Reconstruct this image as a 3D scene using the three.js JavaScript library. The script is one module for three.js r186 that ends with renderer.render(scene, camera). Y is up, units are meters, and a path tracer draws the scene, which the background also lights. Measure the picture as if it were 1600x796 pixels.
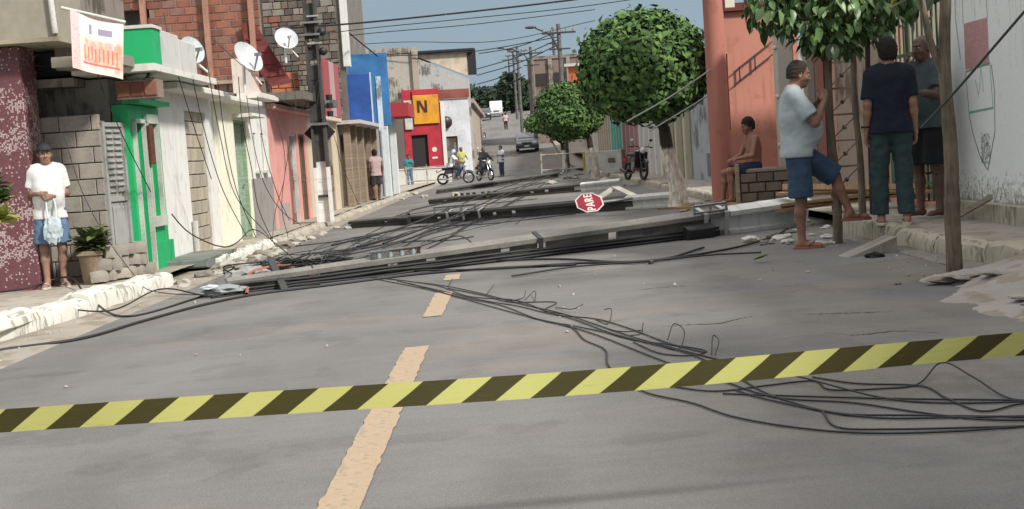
import * as THREE from 'three';
import { mergeGeometries, toCreasedNormals } from 'three/addons/utils/BufferGeometryUtils.js';
import { FontLoader } from 'three/addons/loaders/FontLoader.js';
import { TextGeometry } from 'three/addons/geometries/TextGeometry.js';

// ---------------------------------------------------------------- camera, sky, sun, exposure
const scene = new THREE.Scene();
const D2R = Math.PI / 180;
const camera = new THREE.PerspectiveCamera(2 * Math.atan(398 / 2100) / D2R, 1600 / 796, 0.1, 2000);
camera.position.set(0, 1.16, 0);
camera.rotation.order = 'YXZ';
camera.rotation.set(-4.3 * D2R, 0.25 * D2R, -3.8 * D2R);
scene.add(camera);
camera.updateMatrixWorld(true);

const renderer = new THREE.WebGLRenderer({ antialias: true });
renderer.toneMapping = THREE.LinearToneMapping;
renderer.toneMappingExposure = 1.1;
renderer.shadowMap.enabled = true;

const sun = new THREE.DirectionalLight(new THREE.Color(1.0, 0.955, 0.885), 3.9);
const SUN = new THREE.Vector3(0.60, 0.64, 0.54).normalize();
sun.position.copy(SUN).multiplyScalar(80).add(new THREE.Vector3(0, 0, -25));
sun.target.position.set(0, 0, -25);
sun.castShadow = true; sun.shadow.radius = 12;
sun.shadow.mapSize.set(4096, 4096);
Object.assign(sun.shadow.camera, { left: -60, right: 60, top: 60, bottom: -60, near: 1, far: 260 });
scene.add(sun, sun.target);

// seeded randomness and noise
function rng(seed) { let s = seed >>> 0; return () => { s = (s + 0x6D2B79F5) | 0; let t = Math.imul(s ^ (s >>> 15), 1 | s); t = (t + Math.imul(t ^ (t >>> 7), 61 | t)) ^ t; return ((t ^ (t >>> 14)) >>> 0) / 4294967296; }; }
const hash2 = (x, y, s) => { let h = Math.imul(x, 374761393) ^ Math.imul(y, 668265263) ^ Math.imul(s, 974711); h = Math.imul(h ^ (h >>> 13), 1274126177); h ^= h >>> 16; return (h >>> 0) / 4294967296; };
const md = (a, p) => ((a % p) + p) % p;
function vnoise(x, y, px, py, s) {
  const ix = Math.floor(x), iy = Math.floor(y), fx = x - ix, fy = y - iy, u = fx * fx * (3 - 2 * fx), v = fy * fy * (3 - 2 * fy);
  const a = hash2(md(ix, px), md(iy, py), s), b = hash2(md(ix + 1, px), md(iy, py), s), c = hash2(md(ix, px), md(iy + 1, py), s), d = hash2(md(ix + 1, px), md(iy + 1, py), s);
  return a + (b - a) * u + (c - a) * v + (a - b - c + d) * u * v;
}
function fbm(u, v, f, oct, s, fy = f) { let a = 0, w = .5, t = 0; for (let i = 0; i < oct; i++) { a += w * vnoise(u * f, v * fy, f, fy, s + i); t += w; w *= .5; f *= 2; fy *= 2; } return a / t; }
const clamp = (x, a = 0, b = 1) => Math.min(b, Math.max(a, x));
const lerp = (a, b, t) => a + (b - a) * t;
const sstep = (a, b, x) => { const t = clamp((x - a) / (b - a)); return t * t * (3 - 2 * t); };

{ // cloud-covered sky: blue-grey air with soft cloud sheets, brighter overhead as a clouded sky is
  const W = 512, H = 256, d = new Float32Array(W * H * 4);
  for (let j = 0; j < H; j++) for (let i = 0; i < W; i++) {
    const el = ((j + .5) / H - .5) * Math.PI, s = Math.max(0, Math.sin(el));
    const n = fbm(i / W, j / H, 6, 5, 11, 10), m = fbm(i / W, j / H, 3, 3, 29, 6);
const cl = 1 + .34 * (n - .5) + .3 * (m - .5), o = (j * W + i) * 4, hi = sstep(.12, .6, s);
    d[o] = lerp(.285, 1.02, hi) * cl; d[o + 1] = lerp(.37, 1.0, hi) * cl; d[o + 2] = lerp(.435, .99, hi) * cl; d[o + 3] = 1;
  }
  const t = new THREE.DataTexture(d, W, H, THREE.RGBAFormat, THREE.FloatType);
  t.mapping = THREE.EquirectangularReflectionMapping; t.magFilter = THREE.LinearFilter; t.minFilter = THREE.LinearFilter; t.wrapS = THREE.RepeatWrapping; t.needsUpdate = true;
  scene.background = t; scene.environment = t;
}

// ---------------------------------------------------------------- ground shape
const PROF = [[-30, 0], [40, 0], [60, -.05], [75, -.12], [90, .3], [105, 1.2], [140, 3.9], [180, 6.3], [220, 8], [300, 10], [500, 11]];
function prof(d) { for (let i = 1; i < PROF.length; i++) if (d <= PROF[i][0]) { const [a, y0] = PROF[i - 1], [b, y1] = PROF[i]; return lerp(y0, y1, clamp((d - a) / (b - a))); } return 11; }
const gy = (x, z) => .03 * clamp(x, -7, 7) + prof(-z);
// the place on the street that a point of the survey photograph shows (h above the road)
function groundAt(u, v, h = 0) {
  const d = new THREE.Vector3((u - 800) / 2100, -(v - 398) / 2100, -1).applyEuler(camera.rotation);
  let lo = 2, hi = 400;
  for (let t = 2; t < 400; t *= 1.002) { const p = camera.position.clone().addScaledVector(d, t); if (p.y - gy(p.x, p.z) - h < 0) { hi = t; lo = t / 1.002; break; } }
  for (let k = 0; k < 20; k++) { const m = (lo + hi) / 2, p = camera.position.clone().addScaledVector(d, m); if (p.y - gy(p.x, p.z) - h < 0) hi = m; else lo = m; }
  const p = camera.position.clone().addScaledVector(d, hi); return p;
}
function pointAt(u, v, depth) { const d = new THREE.Vector3((u - 800) / 2100, -(v - 398) / 2100, -1).applyEuler(camera.rotation); return camera.position.clone().addScaledVector(d, depth / -d.z); }

// ---------------------------------------------------------------- textures and materials
const lin2s = c => c <= .0031308 ? 12.92 * c : 1.055 * Math.pow(c, 1 / 2.4) - .055;
function tex(w, h, fn, tile = 1, tileY = tile) {
  const d = new Uint8Array(w * h * 4);
  for (let j = 0; j < h; j++) for (let i = 0; i < w; i++) { const c = fn((i + .5) / w, (j + .5) / h, i, j), o = (j * w + i) * 4; for (let k = 0; k < 3; k++) d[o + k] = 255 * lin2s(clamp(c[k])); d[o + 3] = 255; }
  const t = new THREE.DataTexture(d, w, h); t.colorSpace = THREE.SRGBColorSpace; t.wrapS = t.wrapT = THREE.RepeatWrapping; t.magFilter = THREE.LinearFilter; t.minFilter = THREE.LinearMipmapLinearFilter; t.generateMipmaps = true; t.repeat.set(1 / tile, 1 / tileY); t.needsUpdate = true; return t;
}
const grey = v => [v, v, v];
const TX = {};
TX.fine = tex(512, 512, (u, v) => { const n = fbm(u, v, 6, 6, 3), m = fbm(u, v, 90, 2, 7); return grey(.72 + .42 * (n - .5) * 1.2 + .22 * (m - .5)); }, 1.7);
TX.plaster = tex(1024, 1024, (u, v) => {
  const n = fbm(u, v, 4, 6, 13), st = fbm(u, v, 48, 4, 17, 5), sp = fbm(u, v, 24, 4, 23);
  let k = .95 + .2 * (n - .5); const streak = sstep(.5, .8, .5 * st + .5 * n); k *= 1 - .3 * streak; const spot = sstep(.6, .78, sp); k *= 1 - .14 * spot;
  return [k, k * (1 - .02 * streak), k * (1 - .06 * streak - .04 * spot)];
}, 3.1);
TX.grime = tex(1024, 1024, (u, v) => {
  const n = fbm(u, v, 5, 6, 41), st = fbm(u, v, 60, 4, 43, 6), sp = fbm(u, v, 30, 5, 47);
  const g = sstep(.5, .66, .55 * n + .25 * st + .2 * sp); const k = lerp(.95, .32, g) * (.9 + .25 * (sp - .5));
  return [k, k * lerp(1, .97, g), k * lerp(1, .86, g)];
}, 2.6);
TX.asphalt = tex(2048, 2048, (u, v, i, j) => {
  const a = hash2(i, j, 5), b = hash2(i >> 1, j >> 1, 9), n = fbm(u, v, 5, 6, 51), m = fbm(u, v, 14, 4, 57, 60);
  let k = .80 + .26 * (a - .5) + .24 * (b - .5) + .30 * (n - .5) + .14 * (m - .5);
  if (b > .93) k *= 1.25; if (a > .96) k *= .62;
  const st = sstep(.62, .7, fbm(u, v, 9, 5, 61)); k *= 1 - .14 * st;
  return [k, k * .985, k * .96];
}, 3.6);
TX.walk = tex(1024, 1024, (u, v, i, j) => {
  const n = fbm(u, v, 6, 6, 71), a = hash2(i, j, 15), st = sstep(.55, .7, fbm(u, v, 14, 5, 73));
  const k = .8 + .4 * (n - .5) + .16 * (a - .5); return [k * (1 - .22 * st), k * (1 - .27 * st), k * (1 - .36 * st)];
}, 2.3);
TX.kerb = tex(1024, 512, (u, v) => { // limewash worn off in drips and chips
  const st = fbm(u, v, 64, 4, 81, 7), n = fbm(u, v, 9, 5, 83, 6), q = fbm(u, v, 5, 3, 85, 3), g = .7 * sstep(.5, .62, .5 * st + .28 * n + .22 * q);
  const c = [lerp(.74, .2, g), lerp(.73, .18, g), lerp(.66, .135, g)], s = .85 + .3 * (n - .5); return c.map(x => x * s);
}, 2.4, 1.2);
TX.paint = tex(512, 512, (u, v) => { const n = fbm(u, v, 10, 5, 181), m = fbm(u, v, 40, 4, 183), g = .5 * sstep(.535, .7, .6 * n + .4 * m); return [lerp(.56, .25, g), lerp(.43, .235, g), lerp(.29, .22, g)].map(x => x * (.88 + .24 * n)); }, .7);
TX.mosaic = tex(512, 512, (u, v, i, j) => {
  const cx = i >> 3, cy = j >> 3, r = hash2(cx, cy, 91), ed = (i & 7) === 0 || (j & 7) === 0, z = fbm(u, v, 3, 4, 93);
  const chip = r < .08 + .45 * sstep(.46, .6, z); const s = .8 + .4 * hash2(cx, cy, 97);
  if (ed) return [.12, .06, .06]; return chip ? [.46 * s, .36 * s, .36 * s] : [.155 * s, .055 * s, .065 * s];
}, 1.25);
TX.wood = tex(512, 512, (u, v) => { const n = fbm(u, v, 4, 5, 101, 60), m = fbm(u, v, 6, 4, 103); const k = .7 + .6 * (n - .5) + .3 * (m - .5); return [k, k * .96, k * .9]; }, 1.0);
TX.rust = tex(512, 512, (u, v) => { const n = fbm(u, v, 6, 6, 107), g = sstep(.5, .62, n); return [lerp(.8, .5, g), lerp(.8, .3, g), lerp(.8, .18, g)].map(x => x * (.8 + .5 * (fbm(u, v, 40, 3, 109) - .5))); }, 1.4);
TX.cloth = tex(256, 256, (u, v, i, j) => { const n = fbm(u, v, 8, 5, 113); return grey(.86 + .2 * (n - .5) + .09 * (((i ^ j) & 1) - .5)); }, .35);
TX.denim = tex(256, 256, (u, v, i, j) => { const n = fbm(u, v, 5, 5, 127), m = hash2(i, j, 3); return grey(.78 + .5 * (n - .5) + .25 * (m - .5)); }, .4);
TX.bark = tex(512, 512, (u, v) => { const n = fbm(u, v, 30, 5, 131, 5), m = fbm(u, v, 8, 4, 133); const k = .7 + .8 * (n - .5) + .5 * (m - .5); return [k, k * .95, k * .88]; }, .6);

const mats = new Map();
function M(rgb, o = {}) {
  const key = rgb.join() + JSON.stringify({ ...o, map: o.map ? o.map.id : 0, bumpMap: o.bumpMap ? o.bumpMap.id : 0 });
  if (mats.has(key)) return mats.get(key);
  const m = new (o.transmission || o.clearcoat || o.sheen ? THREE.MeshPhysicalMaterial : THREE.MeshStandardMaterial)({ roughness: .85, metalness: 0, ...o });
  m.color.setRGB(rgb[0], rgb[1], rgb[2]); mats.set(key, m); return m;
}
const pl = (r, g, b) => M([r, g, b], { map: TX.plaster, bumpMap: TX.plaster, bumpScale: .006 });
const gr = (r, g, b) => M([r, g, b], { map: TX.grime, bumpMap: TX.grime, bumpScale: .008 });
const fi = (r, g, b, ro = .8) => M([r, g, b], { map: TX.fine, roughness: ro });
const concrete = M([.36, .345, .315], { map: TX.fine, bumpMap: TX.fine, bumpScale: .006 });
const cableM = M([.018, .018, .019], { roughness: .6 });
const steel = M([.42, .43, .44], { metalness: .8, roughness: .5, map: TX.fine });
const darkSteel = M([.05, .05, .052], { roughness: .55, metalness: .3 });
const blackPl = M([.02, .02, .022], { roughness: .5 });
const white = M([.74, .73, .69], { map: TX.fine });

// ---------------------------------------------------------------- geometry helpers
const V = (x, y, z) => new THREE.Vector3(x, y, z);
function prep(g) {
  let q = g.index ? g.toNonIndexed() : g;
  for (const k of Object.keys(q.attributes)) if (!['position', 'normal', 'color', 'uv'].includes(k)) q.deleteAttribute(k);
  if (!q.attributes.normal) q.computeVertexNormals();
  return q;
}
function boxUV(q) {
  const p = q.attributes.position, n = q.attributes.normal, uv = new Float32Array(p.count * 2);
  for (let i = 0; i < p.count; i += 3) {
    let ax = 0, ay = 0, az = 0; for (let k = 0; k < 3 && i + k < p.count; k++) { ax += n.getX(i + k); ay += n.getY(i + k); az += n.getZ(i + k); }
    ax = Math.abs(ax); ay = Math.abs(ay); az = Math.abs(az);
    for (let k = 0; k < 3 && i + k < p.count; k++) { const x = p.getX(i + k), y = p.getY(i + k), z = p.getZ(i + k); let a, b; if (ay >= ax && ay >= az) { a = x; b = z; } else if (ax >= az) { a = z; b = y; } else { a = x; b = y; } uv[(i + k) * 2] = a; uv[(i + k) * 2 + 1] = b; }
  }
  q.setAttribute('uv', new THREE.BufferAttribute(uv, 2)); return q;
}
const used = new Map();
function numbered(n) { const k = used.get(n) || 0; used.set(n, k + 1); return k ? n + '_' + String(k).padStart(3, '0') : n; }
function setShadow(m) { m.castShadow = true; m.receiveShadow = true; }
function mesh(name, geos, mat, parent, keepUV) {
  const list = (Array.isArray(geos) ? geos : [geos]).map(prep); const hasC = list.some(g => g.attributes.color);
  for (const g of list) { if (!g.attributes.uv) boxUV(g); if (hasC && !g.attributes.color) g.setAttribute('color', new THREE.BufferAttribute(new Float32Array(g.attributes.position.count * 3).fill(1), 3)); }
  const g = list.length > 1 ? mergeGeometries(list) : list[0]; if (!keepUV) boxUV(g);
  const m = new THREE.Mesh(g, mat); setShadow(m);
  if (parent) { m.name = name; parent.add(m); } else { m.name = numbered(name); scene.add(m); }
  return m;
}
function thing(name, label, category, pos = [0, 0, 0], turn = 0, group) { const g = new THREE.Group(); g.name = numbered(name); g.position.set(...pos); g.rotation.y = turn; g.userData = { label, category }; if (group) g.userData.group = group; scene.add(g); return g; }
function tag(o, label, category, group) { o.userData.label = label; o.userData.category = category; if (group) o.userData.group = group; return o; }
function struct(o) { o.userData.kind = 'structure'; return o; }
function dup(o, pos, turn, label, group) { const c = o.clone(); c.name = numbered(o.name.replace(/_\d{3}$/, '')); c.userData = { ...o.userData }; if (label) c.userData.label = label; if (group) c.userData.group = group; if (pos) c.position.set(...pos); if (turn !== undefined) c.rotation.y = turn; scene.add(c); return c; }
function bx(w, h, d, x = 0, y = 0, z = 0, rx = 0, ry = 0, rz = 0) { const g = new THREE.BoxGeometry(w, h, d); if (rx || ry || rz) g.applyMatrix4(new THREE.Matrix4().makeRotationFromEuler(new THREE.Euler(rx, ry, rz))); return g.translate(x, y, z); }
// box with chamfered edges
function cbx(w, h, d, c, x = 0, y = 0, z = 0) {
  const s = new THREE.Shape(); const a = w / 2 - c, b = h / 2 - c; s.moveTo(-a, -b); s.lineTo(a, -b); s.lineTo(a, b); s.lineTo(-a, b); s.closePath();
  return new THREE.ExtrudeGeometry(s, { depth: d - 2 * c, bevelEnabled: true, bevelThickness: c, bevelSize: c, bevelSegments: 1 }).translate(x, y, z - d / 2 + c);
}
function rod(a, b, r1, r2 = r1, seg = 8) { const d = b.clone().sub(a), L = d.length(); const g = new THREE.CylinderGeometry(r2, r1, L, seg); g.translate(0, L / 2, 0); g.applyQuaternion(new THREE.Quaternion().setFromUnitVectors(V(0, 1, 0), d.normalize())); return g.translate(a.x, a.y, a.z); }
function bar(a, b, w, h = w) { const d = b.clone().sub(a), L = d.length(); const m = new THREE.Matrix4().lookAt(V(0, 0, 0), d, Math.abs(d.y) > .95 * L ? V(1, 0, 0) : V(0, 1, 0)); const g = new THREE.BoxGeometry(w, h, L).applyMatrix4(m); const c = a.clone().add(b).multiplyScalar(.5); return g.translate(c.x, c.y, c.z); }
function tube(pts, r, seg = 40, rs = 6) { return new THREE.TubeGeometry(new THREE.CatmullRomCurve3(pts, false, 'centripetal'), seg, r, rs); }
function rectHole(x, y, w, h) { const p = new THREE.Path(); p.moveTo(x, y); p.lineTo(x, y + h); p.lineTo(x + w, y + h); p.lineTo(x + w, y); p.closePath(); return p; }
function wallGeo(w, h, t, holes = [], y0 = 0) { const s = new THREE.Shape(); s.moveTo(0, y0); s.lineTo(w, y0); s.lineTo(w, h); s.lineTo(0, h); s.closePath(); for (const o of holes) s.holes.push(rectHole(...o)); return new THREE.ExtrudeGeometry(s, { depth: t, bevelEnabled: false }).translate(0, 0, -t); }
function lumpy(r, seed, sx = 1, sy = 1, sz = 1, det = 1) { const g = new THREE.IcosahedronGeometry(r, det), p = g.attributes.position, R = rng(seed); const memo = new Map(); for (let i = 0; i < p.count; i++) { const k = [p.getX(i), p.getY(i), p.getZ(i)].map(v => Math.round(v * 1e4)).join(); if (!memo.has(k)) memo.set(k, .68 + .5 * R()); const s = memo.get(k); p.setXYZ(i, p.getX(i) * s * sx, p.getY(i) * s * sy, p.getZ(i) * s * sz); } g.deleteAttribute('normal'); g.deleteAttribute('uv'); const q = g.index ? g.toNonIndexed() : g; q.computeVertexNormals(); return q; }
// ---------------------------------------------------------------- ground, road, pavements
function sheet(xs, zs, yf, cf) {
  const pos = [], nor = [], col = [], idx = [], nx = xs.length;
  for (const z of zs) for (const x of xs) { pos.push(x, yf(x, z), z); if (cf) col.push(...cf(x, z)); }
  for (let j = 0; j + 1 < zs.length; j++) for (let i = 0; i + 1 < nx; i++) { const a = j * nx + i, b = a + 1, c = a + nx, d = c + 1; idx.push(a, b, c, b, d, c); }
  const g = new THREE.BufferGeometry(); g.setAttribute('position', new THREE.Float32BufferAttribute(pos, 3)); if (cf) g.setAttribute('color', new THREE.Float32BufferAttribute(col, 3)); g.setIndex(idx); g.computeVertexNormals();
  return g;
}
function steps(a, b, n) { return Array.from({ length: n + 1 }, (_, i) => lerp(a, b, i / n)); }
const zNear = [...steps(14, 0, 14), ...steps(-.12, -24, 200), ...steps(-24.5, -60, 71), ...steps(-62, -130, 35), ...steps(-135, -400, 54)];
struct(mesh('ground', sheet([-300, -120, -60, -30, -14, -7, -6, -5, -4, -2, 0, 2, 4, 5, 6, 7, 14, 30, 60, 120, 300], [40, 20, ...steps(14, -130, 48), ...steps(-135, -480, 69)], (x, z) => gy(x, z) - .06, null), M([.16, .14, .11], { map: TX.walk })));
const nz = (x, y, f, s) => fbm(x / 40 + .5, y / 40 + .5, f, 4, s);
const roadM = M([.222, .217, .213], { map: TX.asphalt, bumpMap: TX.asphalt, bumpScale: .004, vertexColors: true, roughness: .92 });
struct(mesh('road', sheet([...steps(-3.75, 3.32, 72)], zNear, (x, z) => gy(x, z), (x, z) => {
  const d = sstep(.52, .66, fbm(x / 20 + .5, z / 60 + 3, 12, 4, 301, 60)) * sstep(.9, 2.6, x) * .8 + sstep(.6, .72, fbm(x / 20 + .5, z / 60 + 3, 14, 4, 307, 90)) * .45;
  const p = sstep(.54, .60, nz(x, z * .7, 22, 311)) * .15 + sstep(.6, .66, nz(x * 1.4, z, 50, 313)) * .12, w = .96 + .2 * (nz(x, z, 40, 317) - .5);
  const k = w * (1 - p); return [k * (1 + .22 * d), k * (1 + .14 * d), k * (1 + .02 * d)];
}), roadM));
// worn concrete gutters along both road edges
const gutM = M([.40, .36, .30], { map: TX.walk, bumpMap: TX.walk, bumpScale: .01 });
struct(mesh('gutter', sheet([-4.5, -4.3, -4.1, -3.95, -3.78, -3.66], zNear, (x, z) => gy(x, z) + .004 + (x < -3.7 ? .012 * nz(x * 3, z * 3, 60, 331) : 0) - (x > -3.7 ? .006 * (1 - 0) : 0)), gutM));
struct(mesh('gutter', sheet([3.24, 3.3, 3.42, 3.6, 3.7], zNear, (x, z) => gy(x, z) + (x > 3.28 ? .006 : -.004) + .012 * nz(x * 3, z * 3, 60, 337)), M([.27, .25, .22], { map: TX.walk, bumpMap: TX.walk, bumpScale: .01 })));
// pavements: slabs with a broken edge
const walkL = M([.46, .42, .36], { map: TX.walk, bumpMap: TX.walk, bumpScale: .008 }), walkR = M([.38, .345, .30], { map: TX.walk, bumpMap: TX.walk, bumpScale: .01 });
struct(mesh('pavement', sheet([-8, -6.6, -6, -5.6, -5.2, -4.8, -4.5, -4.28], zNear.filter(z => z > -130), (x, z) => gy(x, z) + .105 + .02 * (nz(x * 2, z * 2, 60, 341) - .5)), walkL));
struct(mesh('pavement', sheet([3.52, 3.7, 3.9, 4.1, 4.4, 4.8, 5.5, 8], zNear.filter(z => z > -130), (x, z) => gy(x, z) + .145 + .03 * (nz(x * 2, z * 2, 60, 347) - .5)), walkR));
// kerbs: one stone after another, whitewashed and worn
const kerbM = M([1, 1, 1], { map: TX.kerb, bumpMap: TX.kerb, bumpScale: .01 }), kerbGrey = M([.62, .58, .5], { map: TX.kerb, bumpMap: TX.kerb, bumpScale: .01 });
function kerbRun(name, label, pts, h, w, mat, seed) {
  const t = thing(name, label, 'kerb'), R = rng(seed);
  for (let i = 0; i + 1 < pts.length; i++) {
    const a = V(pts[i][0], 0, pts[i][1]), b = V(pts[i + 1][0], 0, pts[i + 1][1]), n = Math.max(1, Math.round(a.distanceTo(b) / .95));
    for (let k = 0; k < n; k++) {
      const p = a.clone().lerp(b, (k + .008) / n), q = a.clone().lerp(b, (k + .992) / n), c = p.clone().add(q).multiplyScalar(.5), L = p.distanceTo(q), hh = h * (.86 + .24 * R());
      const g = new THREE.BoxGeometry(w, hh + .15, L, 4, 4, 7), P = g.attributes.position; for (let j = 0; j < P.count; j++) { const ex = Math.abs(P.getX(j)) / (w / 2), ey = P.getY(j) / ((hh + .15) / 2), ez = Math.abs(P.getZ(j)) / (L / 2); if (ex > .9 && ey > .9) P.setXYZ(j, P.getX(j) * .86, P.getY(j) - .03, P.getZ(j)); if (ez > .95 && ey > .3) P.setY(j, P.getY(j) - .012); }
      for (let j = 0; j < P.count; j++) P.setXYZ(j, P.getX(j) + .06 * (nz(P.getY(j) * 5 + c.x * 9, P.getZ(j) * 5 + c.z * 9, 200, seed) - .5), P.getY(j) + .06 * (nz(P.getX(j) * 4 + c.x * 7, P.getZ(j) * 4 + c.z * 7, 160, seed + 3) - .5), P.getZ(j));
      g.computeVertexNormals();
      g.rotateY(Math.atan2(q.x - p.x, q.z - p.z)); g.translate(c.x, gy(c.x, c.z) + hh / 2 - .075, c.z);
      mesh('kerb_stone', g, mat, t);
    }
  }
  return t;
}
kerbRun('kerb', 'whitewashed worn kerb beside the man in the white shirt', [[-4.62, -6], [-4.52, -11], [-4.34, -13], [-4.2, -15.6]], .2, .34, kerbM, 401);
kerbRun('kerb', 'pale broken kerb along the plastered and cream house fronts', [[-4.2, -18.2], [-4.12, -22.5]], .14, .24, kerbM, 407);
kerbRun('kerb', 'dusty grey-brown kerb running past the standing pole and shops', [[-4.12, -22.7], [-4.1, -30], [-4.1, -52]], .11, .24, M([.5, .46, .38], { map: TX.walk }), 409);
kerbRun('kerb', 'grey weathered kerb under the standing men and saplings', [[3.62, -6], [3.55, -10], [3.47, -14.2]], .17, .2, kerbGrey, 419);
kerbRun('kerb', 'grey kerb between the round trimmed trees', [[3.47, -17.2], [3.47, -30], [3.45, -62]], .15, .2, kerbGrey, 421);
// painted centre line: separate worn dashes
const lineM = M([.74, .73, .72], { map: TX.paint, roughness: .9 });
function dash(z0, z1, cx, w, seed) {
  const R = rng(seed), L = [], Rr = [], n = Math.ceil((z0 - z1) / .045);
  let eL = 0, eR = 0;
  for (let i = 0; i <= n; i++) { const z = lerp(z0, z1, i / n); if (i % 2 === 0) { eL = .011 * (R() - .5) + .006 * (nz(z * 9, 1, 300, seed) - .5); eR = .011 * (R() - .5); } L.push([cx - w / 2 + eL, z]); Rr.push([cx + w / 2 + eR, z]); }
  const pos = [], idx = []; for (let i = 0; i <= n; i++) { pos.push(L[i][0], gy(L[i][0], L[i][1]) + .005, L[i][1], Rr[i][0], gy(Rr[i][0], Rr[i][1]) + .005, Rr[i][1]); if (i < n) { const a = 2 * i; idx.push(a, a + 1, a + 2, a + 1, a + 3, a + 2); } }
  const g = new THREE.BufferGeometry(); g.setAttribute('position', new THREE.Float32BufferAttribute(pos, 3)); g.setIndex(idx); g.computeVertexNormals(); return g;
}
[[-2.5, -8.42, -.675, .155], [-10.0, -11.75, -.67, .15], [-12.9, -13.5, -.66, .15], [-27.5, -29, -.66, .15], [-31, -32.6, -.66, .15]].forEach(([a, b, x, w], i) => struct(mesh('road_marking', dash(a, b, x, w, 500 + i * 7), lineM)));

// cracks in the asphalt: thin ragged seams
{
  const cm = M([.07, .067, .062], { roughness: 1 });
  [[[1030, 512], [1075, 508], [1120, 506], [1150, 500], [1175, 495]], [[1250, 492], [1320, 490], [1400, 487]], [[1290, 520], [1340, 524], [1400, 518], [1470, 521]], [[980, 455], [1060, 448], [1130, 450]]].forEach((pts, k) => {
    const R = rng(1500 + k), P = pts.map(([u, v]) => groundAt(u, v)), cu = new THREE.CatmullRomCurve3(P), n = 40, pos = [], idx = [];
    for (let i = 0; i <= n; i++) { const p = cu.getPoint(i / n), w = (.006 + .012 * R()) * Math.sin(Math.PI * clamp(i / n, .06, .94)); const j = .03 * (R() - .5); for (const s of [-1, 1]) { const x = p.x + .004 * s, z = p.z + j + s * w; pos.push(x, gy(x, z) + .003, z); } if (i < n) { const a = 2 * i; idx.push(a, a + 1, a + 2, a + 1, a + 3, a + 2); } }
    const g = new THREE.BufferGeometry(); g.setAttribute('position', new THREE.Float32BufferAttribute(pos, 3)); g.setIndex(idx); g.computeVertexNormals(); struct(mesh('road_crack', g, M([.115, .11, .105], { roughness: 1, side: THREE.DoubleSide })));
  });
}
// ---------------------------------------------------------------- buildings
const L90 = Math.PI / 2, RIGHT = -Math.PI / 2;
// a house front: local x along the front, local z out into the street
function house(name, label, o) {
  const t = thing(name, label, o.category || 'house', [o.pos[0], o.y ?? gy(o.pos[0], o.pos[1]), o.pos[1]], o.rot ?? L90, o.group);
  const holes = (o.openings || []).map(q => [q.x, q.y ?? .1, q.w, q.h]);
  mesh('wall', wallGeo(o.w, o.h, .2, holes, -.4), o.wall, t);
  mesh('house_body', bx(o.w - .004, (o.hb ?? o.h - .05) + .4, o.d ?? 4, o.w / 2, (o.hb ?? o.h - .05) / 2 - .2, -.203 - (o.d ?? 4) / 2), o.body || o.wall, t);
  (o.openings || []).forEach(q => opening(t, q));
  return t;
}
function opening(t, q) {
  const y = q.y ?? .1, { x, w, h } = q, fm = q.frame || q.mat;
  if (q.kind === 'hollow') { mesh('doorway', bx(w, h, .02, x + w / 2, y + h / 2, -.19), q.mat, t); return; }
  const f = .05; // frame
  mesh(q.kind === 'window' ? 'window_frame' : 'door_frame', [bx(f, h, .1, x + f / 2, y + h / 2, -.08), bx(f, h, .1, x + w - f / 2, y + h / 2, -.08), bx(w - 2 * f, f, .1, x + w / 2, y + h - f / 2, -.08)], fm, t);
  if (q.kind === 'window') { const p = mesh('window_pane', bx(w - 2 * f, h - f, .02, x + w / 2, y + (h - f) / 2, -.12), M([.03, .035, .04], { roughness: .15 }), t); mesh('window_sill', bx(w + .1, .05, .16, x + w / 2, y - .03, .02), white, t); mesh('glazing_bar', bx(.03, h - f, .03, x + w / 2, y + (h - f) / 2, -.1), fm, p); return; }
  const dw = w - 2 * f, dh = h - f, n = q.planks || 0, d = new THREE.Group(); d.name = 'door'; t.add(d);
  if (n) for (let i = 0; i < n; i++) mesh('plank', cbx(dw / n - .006, dh, .035, .006, x + f + dw * (i + .5) / n, y + dh / 2, -.11), q.mat, d);
  else { mesh('door_leaf', bx(dw, dh, .03, x + w / 2, y + dh / 2, -.12), q.mat, d); for (const [yy, hh] of [[.12, .36], [.56, .38]]) mesh('door_panel', cbx(dw * .72, dh * hh, .03, .012, x + w / 2, y + dh * (yy + hh / 2), -.098), q.mat, d); }
  mesh('handle', [rod(V(x + w * .82, y + h * .48, -.1), V(x + w * .82, y + h * .48, -.04), .012), rod(V(x + w * .82, y + h * .48, -.045), V(x + w * .7, y + h * .48, -.045), .01)], steel, d);
}
// masonry laid piece by piece on a face: local x along the face, z out
function courses(t, name, x0, x1, y0, y1, bw, bh, joint, ms, seed, depth = .05, z = 0, skip) {
  const R = rng(seed), shapes = [0, 1, 2].map(k => prep(cbx(bw - joint, bh - joint, depth, Math.min(.006, joint * .6))));
  shapes.forEach(boxUV); let row = 0;
  const cache = new Map();
  for (let y = y0; y < y1 - bh * .3; y += bh, row++) {
    let x = x0 - (row % 2 ? bw / 2 : 0);
    for (; x < x1 - .01; x += bw) {
      const a = Math.max(x, x0), b = Math.min(x + bw, x1); if (b - a < joint * 2.2) continue; const w = b - a;
      if (skip && skip((a + b) / 2, y + bh / 2)) continue;
      const key = Math.round(w * 200); let g; if (Math.abs(w - bw) < .003) g = shapes[0]; else { if (!cache.has(key)) { const q = prep(cbx(w - joint, bh - joint, depth, Math.min(.006, joint * .6))); boxUV(q); cache.set(key, q); } g = cache.get(key); }
      const m = new THREE.Mesh(g, ms[Math.floor(R() * ms.length)]); setShadow(m); m.name = name; m.position.set((a + b) / 2, y + bh / 2, z + depth / 2 - .012 + .012 * R()); m.rotation.z = .012 * (R() - .5); t.add(m);
    }
  }
}
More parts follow.
